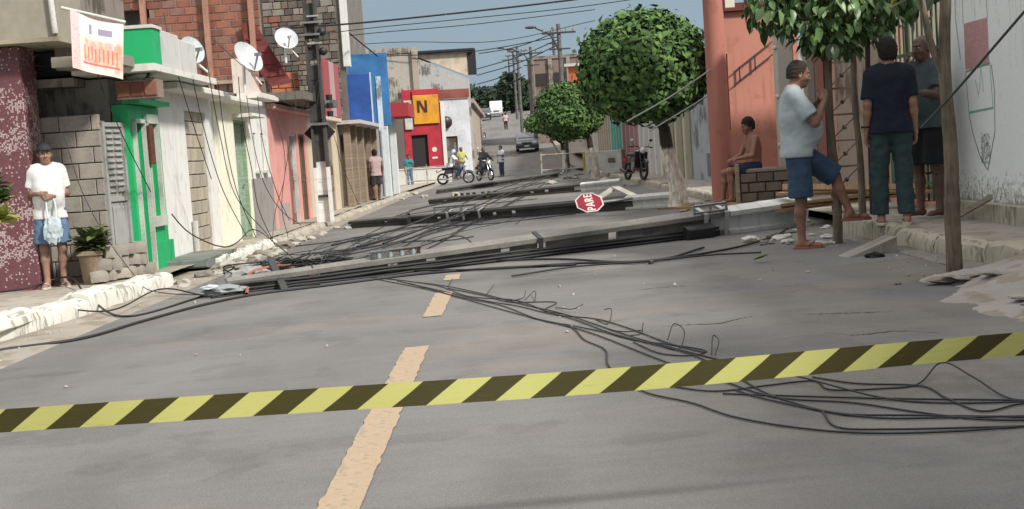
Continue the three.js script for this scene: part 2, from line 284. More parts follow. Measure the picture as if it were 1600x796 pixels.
const blockMs = [[.40, .36, .31], [.36, .325, .28], [.43, .39, .33], [.33, .30, .265]].map(c => M(c, { map: TX.fine, bumpMap: TX.fine, bumpScale: .01 }));
const brickMs = [[.30, .115, .075], [.24, .09, .065], [.34, .14, .09], [.20, .09, .07], [.27, .14, .11]].map(c => M(c, { map: TX.fine, bumpMap: TX.fine, bumpScale: .008 }));
const mortarM = M([.34, .235, .19], { map: TX.fine });

{ // porch house with the mosaic pillar at the left edge
  const t = thing('porch_house', 'porch house with purple mosaic pillar, block wall and mossy concrete slab', 'house', [0, 0, 0]);
  const y0 = -.2;
  mesh('pillar', cbx(1.9, 3.1, .5, .012, -6.57, 1.22, -15.95), M([1, 1, 1], { map: TX.mosaic, roughness: .5 }), t);
  const slab = mesh('canopy_slab', [bx(3.6, .62, .9, -6.86, 3.09, -15.9), bx(3.6, .12, 2.6, -6.86, 2.84, -17.66)], gr(.36, .33, .26), t);
  mesh('drip_edge', bx(3.62, .05, .05, -6.86, 2.80, -15.43), M([.42, .36, .26], { map: TX.fine }), slab);
  mesh('drainpipe', rod(V(-5.08, 2.86, -15.41), V(-5.12, 3.7, -15.41), .035), white, t);
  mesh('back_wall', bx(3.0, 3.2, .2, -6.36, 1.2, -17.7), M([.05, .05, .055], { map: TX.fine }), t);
  // hollow-block wall facing the street corner
  const w = new THREE.Group(); w.name = 'block_wall'; w.position.set(-6.2, y0, -16.3); t.add(w);
  mesh('mortar_bed', bx(1.27, 2.04, .12, .635, 1.02, -.07), M([.20, .185, .165], { map: TX.fine }), w);
  courses(w, 'block', 0, 1.27, .02, 2.05, .39, .195, .012, blockMs, 601, .07, -.02);
  mesh('coping', bx(1.3, .03, .16, .63, 2.065, -.06), M([.32, .29, .25], { map: TX.fine }), w);
  // upper block infill set back in the shade
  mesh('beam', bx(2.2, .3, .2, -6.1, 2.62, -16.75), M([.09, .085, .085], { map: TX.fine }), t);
  mesh('side_canopy', [bx(.78, .12, 2.0, -4.83, 2.55, -16.6), bx(1.2, .1, 1.2, -5.82, 2.37, -16.95)], gr(.30, .27, .22), t);
  // grey sheet-metal shutter with rows of louvre slots
  const d = new THREE.Group(); d.name = 'shutter'; d.position.set(-4.93, y0, -16.3); d.rotation.y = 76 * D2R; t.add(d);
  const sm = M([.38, .38, .365], { map: TX.grime, roughness: .6 }), W = .5, H = 2.06;
  mesh('shutter_frame', [bx(.05, H, .05, .025, H / 2, 0), bx(.05, H, .05, W - .025, H / 2, 0), bx(W, .05, .05, W / 2, H - .025, .002), bx(W - .1, .05, .045, W / 2, 1.12, 0), bx(W - .1, .04, .045, W / 2, .03, 0)], sm, d);
  mesh('shutter_sheet', bx(W - .1, H - .06, .012, W / 2, H / 2, -.012), sm, d);
  for (let c = 0; c < 2; c++) for (let r = 0; r < 11; r++) mesh('louvre', bx(.155, .03, .03, .155 + c * .19, 1.22 + r * .073, .006, -.5), sm, d);
  mesh('lower_panel', cbx(W - .22, .86, .02, .008, W / 2, .6, .004), sm, d);
}
{ // green fronted house with balcony
  const green = M([.012, .42, .145], { map: TX.plaster, roughness: .5 }), dgreen = M([.008, .17, .06], { map: TX.fine, roughness: .5 });
  const wf = M([.66, .70, .62], { map: TX.fine, roughness: .6 });
  const t = thing('green_house', 'narrow green painted house front with balcony above the door', 'house', [-4.72, -.14, -16.78], L90);
  mesh('wall', wallGeo(1.45, 2.22, .2, [[.16, 0, .42, 2.0], [.72, .78, .46, 1.2]], -.3), green, t);
  mesh('house_body', bx(1.44, 2.9, 3.6, .72, 1.1, -2.02), gr(.3, .29, .26), t);
  mesh('door_leaf', bx(.42, 2.0, .03, .37, 1.0, -.16), dgreen, t);
  mesh('door_frame', [bx(.05, 2.02, .06, .14, 1.0, .02), bx(.05, 2.02, .06, .60, 1.0, .02), bx(.41, .05, .06, .37, 2.02, .02)], wf, t);
  const wn = mesh('window_frame', [bx(.05, 1.25, .06, .70, 1.4, .02), bx(.05, 1.25, .06, 1.20, 1.4, .02), bx(.55, .12, .06, .95, 2.06, .022), bx(.56, .13, .08, .95, .72, .03)], wf, t);
  mesh('window_pane', bx(.46, 1.2, .02, .95, 1.38, -.15), dgreen, t);
  mesh('plinth', bx(.8, .62, .07, 1.02, .14, .036), green, t);
  mesh('hanging_plank', cbx(.16, .5, .05, .01, .66, 1.72, .08), M([.16, .05, .035], { map: TX.wood }), t);
  mesh('lintel', bx(1.5, .06, .22, .72, 2.26, .05), green, t);
  // balcony: slab, painted end parapet, grey street parapet
  mesh('balcony_slab', bx(3.4, .085, 1.0, 1.15, 2.62, .02), pl(.72, .71, .66), t);
  mesh('balcony_parapet', [bx(.06, .42, .46, -.5, 2.875, .28), bx(.34, .42, .06, -.30, 2.875, .48)], green, t);
  const gp = pl(.58, .58, .55);
  for (let i = 0; i < 2; i++) mesh('parapet_panel', cbx(.93, .44 - i * .04, .05, .008, .36 + i * .94, 2.885 - i * .02, .475), gp, t);
  mesh('parapet_cap', [bx(.1, .04, .56, -.5, 3.105, .25), bx(.4, .035, .1, -.3, 3.107, .482)], white, t);
  mesh('upper_wall', bx(2.6, 1.1, .15, .8, 3.2, -.6), gr(.26, .22, .19), t);
}
{ // masonry planter under the balcony
  const p = thing('planter_box', 'brick planter box with sprouting greens under the green balcony', 'planter', [-4.62, 2.14, -16.62], 0);
  mesh('box', [bx(.5, .22, .3, .12, .1, 0)], mortarM, p); for (let i = 0; i < 3; i++) mesh('brick', cbx(.15, .17, .03, .006, -.04 + i * .165, .1, .155), brickMs[i], p);
  leafTuft(p, 'sprout', V(-.02, .22, .05), .13, 10, 633); leafTuft(p, 'sprout', V(.24, .22, .05), .12, 9, 635);
}
{ // plastered house with bricked-up door
  const t = house('plaster_house', 'grey plastered house with a doorway closed by cream blocks', { pos: [-4.75, -18.24], w: 3.4, h: 2.5, wall: pl(.77, .76, .73), openings: [{ x: 1.55, w: 1.35, y: -.1, h: 2.35, kind: 'hollow', mat: M([.27, .24, .2], { map: TX.fine }) }] });
  courses(t, 'block', 1.56, 2.89, -.1, 2.24, .44, .2, .014, [[.50, .44, .34], [.46, .41, .33], [.54, .48, .37]].map(c => M(c, { map: TX.fine, bumpMap: TX.fine, bumpScale: .008 })), 641, .13, -.16);
  mesh('roof_edge', cbx(3.3, .09, .5, .01, 1.62, 2.52, .08), pl(.74, .72, .66), t);
  mesh('drainpipe', rod(V(1.46, -.05, .05), V(1.46, .62, .05), .045), white, t);
}
{
  const t = house('cream_house', 'bright cream house front with pale green plank door', { pos: [-4.74, -21.66], w: 2.75, h: 2.46, wall: M([.86, .84, .68], { map: TX.plaster }), openings: [{ x: 1.55, w: 1.1, y: 0, h: 2.2, mat: M([.36, .50, .38], { map: TX.wood }), planks: 6 }] });
  mesh('roof_edge', cbx(2.85, .08, .46, .01, 1.38, 2.49, .07), pl(.74, .72, .66), t);
  mesh('awning_slab', cbx(1.2, .06, .36, .008, 2.1, 2.26, .17), pl(.72, .71, .62), t);
}
{
  const t = house('white_grey_house', 'white house front with grey painted dado and narrow slit windows', { pos: [-4.74, -24.45], w: 2.0, h: 2.62, wall: pl(.78, .77, .72), openings: [{ x: .45, w: .3, y: 1.3, h: .7, kind: 'window', mat: white }, { x: 1.2, w: .34, y: 1.3, h: .7, kind: 'window', mat: white }] });
  mesh('dado', bx(1.98, 1.2, .03, 1.0, .55, .017), pl(.30, .28, .27), t);
  mesh('roof_edge', cbx(2.1, .1, .4, .01, 1, 2.66, .06), pl(.70, .66, .6), t);
  mesh('gable', new THREE.ExtrudeGeometry(new THREE.Shape([new THREE.Vector2(0, 0), new THREE.Vector2(2, 0), new THREE.Vector2(.2, .62), new THREE.Vector2(0, .62)]), { depth: .18, bevelEnabled: false }).translate(0, 2.715, -.2), pl(.62, .54, .48), t);
}
{
  const pink = pl(.74, .35, .31), t = house('pink_house', 'pink house front with grey panel door and orange brick parapet box', { pos: [-4.74, -26.48], w: 5.0, h: 2.5, wall: pink, openings: [{ x: 2.45, w: .95, y: .05, h: 2.0, mat: M([.42, .40, .37], { map: TX.rust }), frame: white }, { x: 3.7, w: .95, y: .05, h: 2.0, mat: M([.20, .13, .09], { map: TX.wood }), planks: 5 }] });
  mesh('dado', bx(1.2, .62, .03, 1.1, .28, .017), M([.42, .35, .33], { map: TX.plaster }), t);
  mesh('cornice', cbx(5.1, .1, .3, .01, 2.5, 2.54, .03), pl(.6, .36, .32), t);
  mesh('upper_slab', bx(5.2, .16, 1.1, 2.6, 2.72, .2), gr(.16, .14, .12), t);
}
{ // brick-built upper storey behind the row, facing down the street
  const t = thing('brick_upper_storey', 'unfinished red brick upper storey with rough pillars behind the low houses', 'house', [-9.2, 2.2, -27.2], 0);
  const W = 4.35, Hh = 4.2;
  mesh('wall', wallGeo(W, Hh, .15, [[1.4, 1.35, .75, 1.0]], 0), mortarM, t);
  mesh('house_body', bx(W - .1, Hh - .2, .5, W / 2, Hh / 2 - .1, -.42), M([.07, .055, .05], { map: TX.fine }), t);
  courses(t, 'brick', 0, W, .75, Hh - .1, .30, .155, .02, brickMs, 651, .02, 0, (x, y) => x > 1.4 && x < 2.15 && y > 1.35 && y < 2.35);
  courses(t, 'stone', .1, W - .1, .06, .74, .26, .17, .03, [[.22, .18, .15], [.16, .13, .11], [.30, .25, .2]].map(c => M(c, { map: TX.fine })), 653, .05, 0);
  for (const x of [.35, 2.05, 3.3, 4.2]) mesh('pillar', cbx(.11, Hh, .13, .01, x, Hh / 2, .1), M([.46, .24, .17], { map: TX.fine, bumpMap: TX.fine, bumpScale: .02 }), t);
  mesh('ledge', bx(W, .07, .16, W / 2, .76, .09), M([.46, .33, .27], { map: TX.fine }), t);
}
{ // leaning maroon sheet and orange block box over the pink house
  const t = thing('maroon_sheet', 'dark red leaning metal sheet beside the satellite dish', 'sheet', [-5.25, 2.82, -27.05], 20 * D2R);
  const s = new THREE.Shape([[.05, 1.28], [.3, 1.3], [.98, .05], [.55, 0], [.1, .6]].map(p => new THREE.Vector2(...p)));
  mesh('panel', new THREE.ExtrudeGeometry(s, { depth: .03, bevelEnabled: false }), M([.24, .028, .03], { map: TX.rust, roughness: .6 }), t);
  for (let i = 0; i < 4; i++) mesh('rib', bar(V(.12 + .12 * i, .95 - .25 * i, .04), V(.42 + .13 * i, .95 - .24 * i, .04), .025), M([.3, .05, .045], { map: TX.rust }), t);
  const b = thing('brick_box', 'small orange hollow brick parapet block on the dark slab', 'brickwork', [-4.98, 2.66, -28.4], 24 * D2R);
  mesh('core', bx(.62, .5, .3, .3, .25, -.02), mortarM, b); courses(b, 'brick', 0, .62, .01, .5, .31, .165, .015, [[.56, .2, .09], [.5, .17, .08]].map(c => M(c, { map: TX.fine })), 661, .03, .135);
}
{ // tall bare stone gable wall
  const t = thing('stone_building', 'tall bare rubble-stone side wall with a white painted corner', 'building', [-8.9, 2.3, -41], 0);
  mesh('wall', bx(4.05, 7, .3, 2.02, 3.5, -.13), M([.19, .17, .145], { map: TX.fine }), t);
  mesh('house_body', bx(3.9, 6.9, 7, 2.0, 3.4, -3.8), M([.25, .23, .2], { map: TX.fine }), t);
  const R = rng(667), sms = [[.23, .205, .175], [.15, .13, .11], [.30, .27, .23], [.10, .09, .078], [.20, .15, .115], [.28, .13, .085]].map(c => M(c, { map: TX.fine, bumpMap: TX.fine, bumpScale: .02 }));
  let y = .05; while (y < 4.1) { const h = .12 + .13 * R(); let x = .95; while (x < 3.82) { const w = .15 + .26 * R(); const m = mesh('stone', cbx(Math.min(w, 3.9 - x) - .018, h - .018, .06, .012), sms[Math.floor(R() * (x < 2 && y > 2.5 ? 6 : 5))], t); m.position.set(x + Math.min(w, 3.9 - x) / 2, y + h / 2, .03 + .03 * R()); m.rotation.z = .16 * (R() - .5); x += w; } y += h; }
  mesh('corner_strip', cbx(.2, 5.2, .36, .01, 4.12, 4.4, -.06), pl(.68, .68, .66), t);
}
{
  const t = house('cream_shop', 'cream shop front with maroon upper boards behind the utility pole', { pos: [-4.75, -31.6], w: 5.4, h: 2.45, wall: pl(.64, .55, .40), category: 'shop', openings: [{ x: .7, w: 1.0, y: .05, h: 2.05, mat: M([.34, .27, .2], { map: TX.wood }), planks: 5 }, { x: 3.3, w: 1.1, y: .05, h: 2.05, mat: M([.44, .38, .3], { map: TX.rust }) }] });
  mesh('cornice', cbx(5.4, .1, .3, .01, 2.7, 2.5, .03), pl(.62, .54, .42), t);
  for (let i = 0; i < 3; i++) mesh('upper_board', cbx(.95, 1.45, .06, .01, 3.2 + i * .98, 3.3, .12), M([[.34, .07, .08], [.46, .3, .3], [.36, .09, .1]][i], { map: TX.plaster }), t);
}
{
  const t = house('brown_shop', 'shop with brown timber columns below the blue sign boxes', { pos: [-4.75, -37.2], w: 8.0, h: 2.4, wall: pl(.33, .25, .19), category: 'shop', openings: [{ x: .5, w: 1.0, y: .05, h: 2.1, mat: M([.13, .09, .07], { map: TX.wood }), planks: 4 }, { x: 2.2, w: 1.0, y: .05, h: 2.1, mat: M([.45, .40, .33], { map: TX.rust }) }, { x: 4.1, w: 1.2, y: .05, h: 2.1, mat: M([.14, .1, .08], { map: TX.wood }), planks: 5 }] });
  for (const x of [.3, 1.8, 3.6, 5.8, 7.6]) mesh('column', cbx(.18, 2.5, .2, .015, x, 1.2, .22), M([.38, .31, .24], { map: TX.wood }), t);
  mesh('awning_slab', bx(8.0, .1, .7, 4, 2.46, .3), pl(.56, .5, .5), t);
}
{ // blue sign boxes
  const b1 = M([.02, .10, .40], { map: TX.fine, roughness: .45 }), b2 = M([.045, .21, .50], { map: TX.fine, roughness: .45 });
  const a = thing('blue_sign_box', 'dark blue blank sign box hung over the shop columns', 'sign', [-5.0, 2.3, -41.6], 12 * D2R);
  mesh('panel', cbx(.86, 1.62, .18, .015, .36, .8, 0), b1, a); mesh('sign_rim', [bx(.9, .05, .2, .36, -.03, 0), bx(.05, 1.66, .2, .815, .8, 0)], pl(.5, .52, .6), a);
  const b = thing('blue_sign_box', 'larger light blue sign wall rising behind the dark blue box', 'sign', [-5.05, 2.3, -42.6], 10 * D2R);
  mesh('panel', cbx(1.34, 2.3, .3, .015, .66, 1.14, 0), b2, b); mesh('white_figure_panel', bx(.16, 1.7, .02, 1.0, .7, .17), M([.6, .72, .8], { map: TX.grime }), b);
}
{ // narrow fronts beyond: white post, green door, red awning
  const t = house('green_door_shop', 'narrow shop with green roller door and white post beyond the boy', { pos: [-4.6, -46], w: 8, h: 3.0, wall: pl(.32, .32, .33), category: 'shop', openings: [{ x: 2.2, w: 2.0, y: .1, h: 2.3, mat: M([.02, .27, .12], { map: TX.fine }), planks: 6 }, { x: 5.2, w: 1.6, y: .1, h: 2.3, mat: M([.12, .13, .15], { map: TX.rust }), planks: 3 }] });
  mesh('post', cbx(.28, 3.3, .25, .02, 1.5, 1.5, .2), pl(.62, .68, .70), t); mesh('post', cbx(.3, 3.1, .25, .02, 4.7, 1.4, .2), pl(.66, .68, .68), t);
  const aw = mesh('awning', bx(3.2, .5, .8, 5.6, 3.2, .5), M([.42, .04, .05], { map: TX.cloth }), t);
}
{ // shop with yellow letter sign
  const t = thing('yellow_sign_shop', 'red shop front with big yellow sign bearing a black letter', 'shop', [-5.95, gy(-5, -76.3), -76.3], 14 * D2R); t.scale.setScalar(1.09);
  const red = M([.52, .02, .045], { map: TX.fine, roughness: .5 }), yel = M([.80, .36, .02], { map: TX.fine, roughness: .5 });
  mesh('wall', wallGeo(1.95, 4.9, .2, [[.35, 0, .85, 2.55]], -.3), red, t);
  mesh('house_body', bx(1.9, 4.6, 5, .97, 2.2, -2.72), pl(.4, .33, .3), t);
  mesh('doorway', bx(.85, 2.55, .02, .775, 1.27, -.19), M([.02, .018, .018], {}), t);
  const sg = mesh('sign_board', cbx(1.35, 1.5, .12, .02, 1.2, 3.85, .08), yel, t);
  const font = await new FontLoader().loadAsync('fonts/droid/droid_sans_bold.typeface.json');
  const tg = new TextGeometry('N', { font, size: .62, depth: .03, curveSegments: 4 }); mesh('sign_letter', tg.translate(.66, 3.7, .14), M([.05, .02, .02], {}), sg);
  mesh('sign_band', bx(1.36, .22, .1, 1.2, 4.72, .08), red, t);
  mesh('side_board', cbx(.4, 1.5, .08, .01, .25, 3.6, .1), M([.62, .66, .6], { map: TX.fine }), t);
  const disc = mesh('white_disc', new THREE.CylinderGeometry(.13, .13, .01, 20).rotateX(Math.PI / 2).translate(1.52, 1.75, .012), white, t);
  mesh('lettering_strip', bx(.28, .1, .01, 1.52, 1.32, .007), white, t);
  mesh('white_jamb', bx(.2, 4.4, .3, 2.07, 2.0, -.08), pl(.68, .66, .62), t);
}
{ // white shop
  const t = thing('white_shop', 'white shop front with dark round lamp next to the red shop', 'shop', [-4.27, gy(-4, -82), -82], 20 * D2R); t.scale.setScalar(1.08);
  mesh('wall', wallGeo(1.85, 4.4, .2, [[.35, 0, .7, 2.3]], -.3), pl(.66, .68, .72), t); mesh('house_body', bx(1.8, 4.2, 5, .92, 2, -2.72), pl(.5, .5, .5), t);
  mesh('door_leaf', bx(.7, 2.3, .03, .7, 1.15, -.15), M([.25, .27, .3], { map: TX.rust }), t);
  mesh('tile_strip', bx(1.9, .5, .3, .92, 4.68, -.02), M([.3, .09, .07], { map: TX.fine }), t);
  mesh('round_lamp', new THREE.SphereGeometry(.34, 14, 10).scale(1, 1, .5).translate(.4, 3.1, .2), M([.04, .03, .03], { roughness: .4 }), t);
  const e = house('far_cream_house', 'tall cream building with brown doorways at the end of the left row', { pos: [-2.5, -89.5], rot: L90, w: 36, h: 4.6, wall: pl(.45, .38, .31), openings: [{ x: 1, w: 1.2, y: .1, h: 2.4, mat: M([.3, .16, .12], { map: TX.wood }), planks: 4 }, { x: 4, w: 1.2, y: .1, h: 2.4, mat: M([.3, .2, .15], { map: TX.wood }), planks: 4 }, { x: 7, w: 1.4, y: .1, h: 2.4, mat: M([.2, .1, .1], { map: TX.wood }), planks: 4 }] });
  mesh('cornice', bx(36, .3, .4, 18, 4.6, .06), pl(.4, .33, .28), e);
}
{ // grey weathered building with broken plaster, and the gabled one behind it
  const t = thing('weathered_building', 'square weathered plaster block standing behind the yellow sign shop', 'building', [-8.5, 0, -80], 8 * D2R); t.scale.setScalar(1.11);
  mesh('wall', bx(3.0, 6.9, 4, 1.5, 3.3, -2), gr(.44, .40, .36), t); mesh('parapet', bx(3.1, .3, 4.1, 1.5, 6.9, -2), gr(.40, .35, .3), t);
  for (const [x, y] of [[.6, 4.4], [1.9, 4.2]]) mesh('window', bx(.7, .9, .06, x + .3, y, .01), M([.05, .045, .045], {}), t);
  mesh('corner_pier', cbx(.35, 6.9, .3, .02, 2.85, 3.4, .06), gr(.40, .34, .28), t);
  const g = thing('gable_building', 'large grey gabled building with cream fascia under a thin dark roof', 'building', [-6.2, 0, -88], 4 * D2R); g.scale.setScalar(1.087);
  const s = new THREE.Shape([[0, 0], [3.5, 0], [3.5, 5.7], [0, 7.3]].map(p => new THREE.Vector2(...p)));
  mesh('wall', new THREE.ExtrudeGeometry(s, { depth: .3, bevelEnabled: false }).translate(0, 0, -.3), gr(.47, .47, .46), g);
  mesh('house_body', bx(3.4, 5.6, 8, 1.75, 2.8, -4.4), gr(.4, .38, .36), g);
  const f = new THREE.Shape([[.3, 7.28], [3.45, 5.86], [3.45, 7.35]].map(p => new THREE.Vector2(...p)));
  mesh('fascia', new THREE.ExtrudeGeometry(f, { depth: .25, bevelEnabled: false }).translate(0, 0, -.3), M([.72, .60, .46], { map: TX.fine }), g);
  mesh('roof', [bx(4.05, .13, 8.4, 1.85, 7.43, -3.9), bx(.5, 1.55, .2, 3.72, 6.7, -.1)], M([.03, .03, .035], { map: TX.fine }), g);
  for (const y of [4.2, 4.7]) mesh('plaster_band', bx(2.7, .05, .03, 1.6, y, .02), gr(.55, .54, .52), g);
}
// ---- right side
{ // white wall with worn drawing
  const cv = document.createElement('canvas'); cv.width = 1024; cv.height = 768; const c = cv.getContext('2d'), R = rng(701);
  c.fillStyle = '#f1f2f0'; c.fillRect(0, 0, 1024, 768);
  const dab = (x, y, w, h, col, a) => { c.globalAlpha = a; c.fillStyle = col; c.fillRect(x, y, w, h); };
  for (let i = 0; i < 2600; i++) dab(1024 * R(), 768 * R(), 2 + 26 * R(), 2 + 14 * R(), R() < .5 ? '#d5d6d2' : '#fafaf8', .10);
  for (let i = 0; i < 420; i++) { const x = 1024 * R(), L = 40 + 260 * R() * R(); for (let k = 0; k < 12; k++) dab(x + 4 * (R() - .5), L * k / 12 - 10, 2 + 5 * R(), L / 10, '#6e7069', .05 + .05 * R()); }
  for (let i = 0; i < 34; i++) { const x = 1024 * R(), L = 160 + 380 * R() * R(), w = 8 + 16 * R(); for (let k = 0; k < 40; k++) dab(x + 6 * (R() - .5) + 8 * Math.sin(k * .3 + i), L * k / 40 - 10, w * (1 - .7 * k / 40) * (.5 + R()), L / 30, R() < .7 ? '#5d605a' : '#8a8b82', .10); }
  for (let i = 0; i < 1500; i++) { const x = 1024 * R(), y = 768 - 100 * R() * R(); dab(x, y, 3 + 12 * R(), 3 + 14 * R(), R() < .6 ? '#3f413a' : '#7d7a6a', .18); }
  // worn wall painting: red and green fields over a tapering outline
  const X0 = 250, pen = (pts, w, col, a) => { c.globalAlpha = a; c.strokeStyle = col; c.lineWidth = w; c.beginPath(); pts.forEach((p, i) => i ? c.lineTo(X0 + p[0], p[1]) : c.moveTo(X0 + p[0], p[1])); c.stroke(); };
  dab(X0, 225, 250, 140, '#b06f70', .75); for (let i = 0; i < 400; i++) dab(X0 + 250 * R(), 225 + 140 * R(), 14 * R(), 7 * R(), '#d8b8b4', .35);
  pen([[0, 372], [255, 358], [270, 490], [20, 498], [0, 372]], 7, '#5f9b84', .8); pen([[100, 400], [130, 450], [165, 365], [180, 440]], 9, '#7aa896', .5);
  for (let k = 0; k < 5; k++) { pen([[20, 500], [50, 560], [120, 630 + k], [190, 672]], 5, '#4a4b48', .3); pen([[270, 365], [290, 440], [280, 560], [195, 672]], 7, '#4a4b48', .28); pen([[-70, -10], [-90, 180 + 8 * k], [-50, 330]], 9, '#5c5d58', .16); pen([[0, 100], [-5, 225]], 6, '#77786f', .3); pen([[235, 100], [250, 225]], 6, '#77786f', .3); }
  for (let i = 0; i < 200; i++) dab(X0 + 175 + 90 * (R() - .5), 560 + 90 * R(), 5 + 8 * R(), 3 + 8 * R(), '#44443f', .25);
  const ct = new THREE.CanvasTexture(cv); ct.colorSpace = THREE.SRGBColorSpace;
  const t = thing('white_wall', 'white stained wall with a worn red and green wall painting', 'wall', [4.33, gy(4.3, -13.4), -13.4], RIGHT);
  const panel = new THREE.BoxGeometry(2.6, 2.35, .25).translate(1.3, 1.475, -.125);
  mesh('wall', prep(panel), M([.95, .96, .96], { map: ct, roughness: .9 }), t, true);
  mesh('wall_extension', bx(6, 2.35, .25, 5.65, 1.475, -.128), pl(.62, .63, .62), t);
  mesh('wall_edge', bx(.1, 2.5, .3, 2.66, 1.5, -.1), gr(.5, .5, .48), t);
  mesh('wall_top', bx(8.6, .5, .25, 4.3, 2.9, -.13), pl(.68, .68, .67), t);
  mesh('plinth', bx(8.7, .36, .36, 4.3, .12, -.06), kerbGrey, t);
  mesh('leaning_plank', bar(V(.85, .17, .2), V(1.75, .38, .2), .03, .045), M([.38, .34, .29], { map: TX.wood }), t);
  mesh('house_body', bx(8.6, 3.1, 4, 4.3, 1.5, -2.3), pl(.5, .5, .48), t);
}
{ // house with the green iron grille
  const t = thing('grille_house', 'salmon house with green iron grille beside the white wall', 'house', [4.5, gy(4.5, -20), -20.0], RIGHT);
  mesh('wall', wallGeo(6.55, 3.1, .2, [[4.0, .2, 2.3, 2.8], [.35, .2, .8, 2.4]], -.3), pl(.56, .27, .215), t);
  mesh('house_body', bx(3.95, 3.0, 4, 1.98, 1.5, -2.3), pl(.4, .3, .25), t);
  mesh('door_leaf', bx(.8, 2.4, .04, .75, 1.4, -.12), M([.12, .03, .03], { map: TX.wood }), t);
  mesh('stained_render', bx(2.3, 3.05, .04, 2.75, 1.5, .022), gr(.36, .28, .22), t);
  const gm = M([.035, .16, .085], { roughness: .5, map: TX.fine });
  for (let i = 0; i < 14; i++) mesh('grille_bar', rod(V(4.05 + i * .17, .2, -.05), V(4.05 + i * .17, 3.0, -.05), .013, .013, 6), gm, t);
  for (let i = 0; i < 6; i++) mesh('grille_rail', bx(2.3, .035, .03, 5.15, .4 + i * .48, -.045), gm, t);
  mesh('grille_post', [bx(.07, 2.8, .07, 4.04, 1.6, -.03), bx(.07, 2.8, .07, 6.26, 1.6, -.03)], gm, t);
  mesh('pilaster', cbx(.26, 3.0, .12, .015, .12, 1.5, .06), pl(.43, .40, .36), t);
}
{ // yard behind the grille: a hedge and a low back wall
  const y0 = gy(7, -15), t = thing('yard_wall', 'low plastered wall at the back of the yard behind the grille', 'wall', [9.5, y0, -15]); mesh('wall', bx(.2, 2.0, 9, 0, .9, 0), pl(.4, .38, .34), t); mesh('coping', bx(.3, .06, 9, 0, 1.93, 0), pl(.45, .43, .4), t);
  const h = thing('yard_hedge', 'dark green hedge growing behind the green iron grille', 'hedge', [6.6, y0, -15.2]); mesh('stems', Array.from({ length: 6 }, (_, i) => rod(V(0, -.2, -2 + i * .8), V(.1, 1.4, -2 + i * .8), .04, .02)), M([.1, .08, .06], {}), h);
  const R = rng(777), ms = [], cs = []; for (let i = 0; i < 5200; i++) { ms.push(new THREE.Matrix4().compose(V(1.2 * (R() - .5), .2 + 2.0 * R(), 5.0 * (R() - .5)), new THREE.Quaternion().setFromEuler(new THREE.Euler(R() * 6, R() * 6, R() * 6)), V(1, 1, 1).multiplyScalar(.7 + .7 * R()))); const k = .6 + .8 * R(); cs.push([.035 * k, .075 * k, .03 * k]); } mesh('foliage', scatterLeaves(rhomb(.16, .09), ms, cs), leafMat(), h);
}
{ // welded lattice mast leaning by the grille house
  const t = thing('lattice_mast', 'thin rusty welded lattice frame standing before the salmon wall', 'lattice', [3.86, gy(3.86, -15.6) + .14, -15.6], 10 * D2R);
  const rm = M([.09, .065, .05], { map: TX.rust, roughness: .8 });
  for (const x of [-.17, .17]) mesh('upright', bx(.035, 2.75, .035, x, 1.37, 0), rm, t);
  for (let i = 0; i < 9; i++) { mesh('rung', bx(.31, .022, .022, 0, .2 + i * .3, 0), rm, t); mesh('diagonal', bar(V(-.155, .22 + i * .3, .012), V(.155, .48 + i * .3, .012), .014), rm, t); mesh('weld_knot', lumpy(.03, 710 + i).translate(0, .35 + i * .3, .012), rm, t); }
}
{
  const t = thing('grey_post', 'pale grey square concrete post beside the coral wall', 'post', [4.02, gy(4, -19.6), -19.6]);
  mesh('shaft', cbx(.25, 3.0, .25, .02, 0, 1.5, 0), pl(.50, .47, .42), t); mesh('ceramic_knob', [.9, 1.6, 2.3].map(y => new THREE.SphereGeometry(.035, 8, 6).translate(-.13, y, .1)), white, t);
}
{ // coral house
  const coral = pl(.52, .225, .165), t = thing('coral_house', 'coral painted house end wall with dark slit behind the round column', 'house', [3.28, gy(3.3, -21.4), -21.4]);
  mesh('wall', wallGeo(1.35, 3.05, .2, [[.16, 1.2, .07, 1.2]], -.3), coral, t); mesh('slit', bx(.07, 1.2, .02, .195, 1.8, -.17), M([.06, .03, .03], {}), t);
  mesh('house_body', bx(1.3, 3.2, .5, .67, 1.35, -.46), coral, t);
  mesh('tile_edge', bx(1.4, .12, .3, .66, 3.12, -.06), M([.17, .045, .035], { map: TX.fine }), t);
  mesh('iron_bracket', [bar(V(.3, 2.1, .06), V(.95, 2.55, .06), .02), bar(V(.3, 1.9, .06), V(.95, 2.35, .06), .02), bar(V(.4, 1.95, .06), V(.4, 2.18, .06), .02), bar(V(.65, 2.12, .06), V(.65, 2.34, .06), .02)], darkSteel, t);
  const c = thing('coral_column', 'tall round coral column at the pavement edge', 'column', [3.17, gy(3.2, -20.4) + .12, -20.4]);
  mesh('shaft', new THREE.CylinderGeometry(.148, .165, 3.9, 24).translate(0, 1.95, 0), pl(.43, .165, .125), c); mesh('cap_box', [bx(.34, .3, .3, -.42, 3.3, 0), bx(.14, .3, .2, .24, 3.05, 0)], pl(.7, .66, .55), c);
}
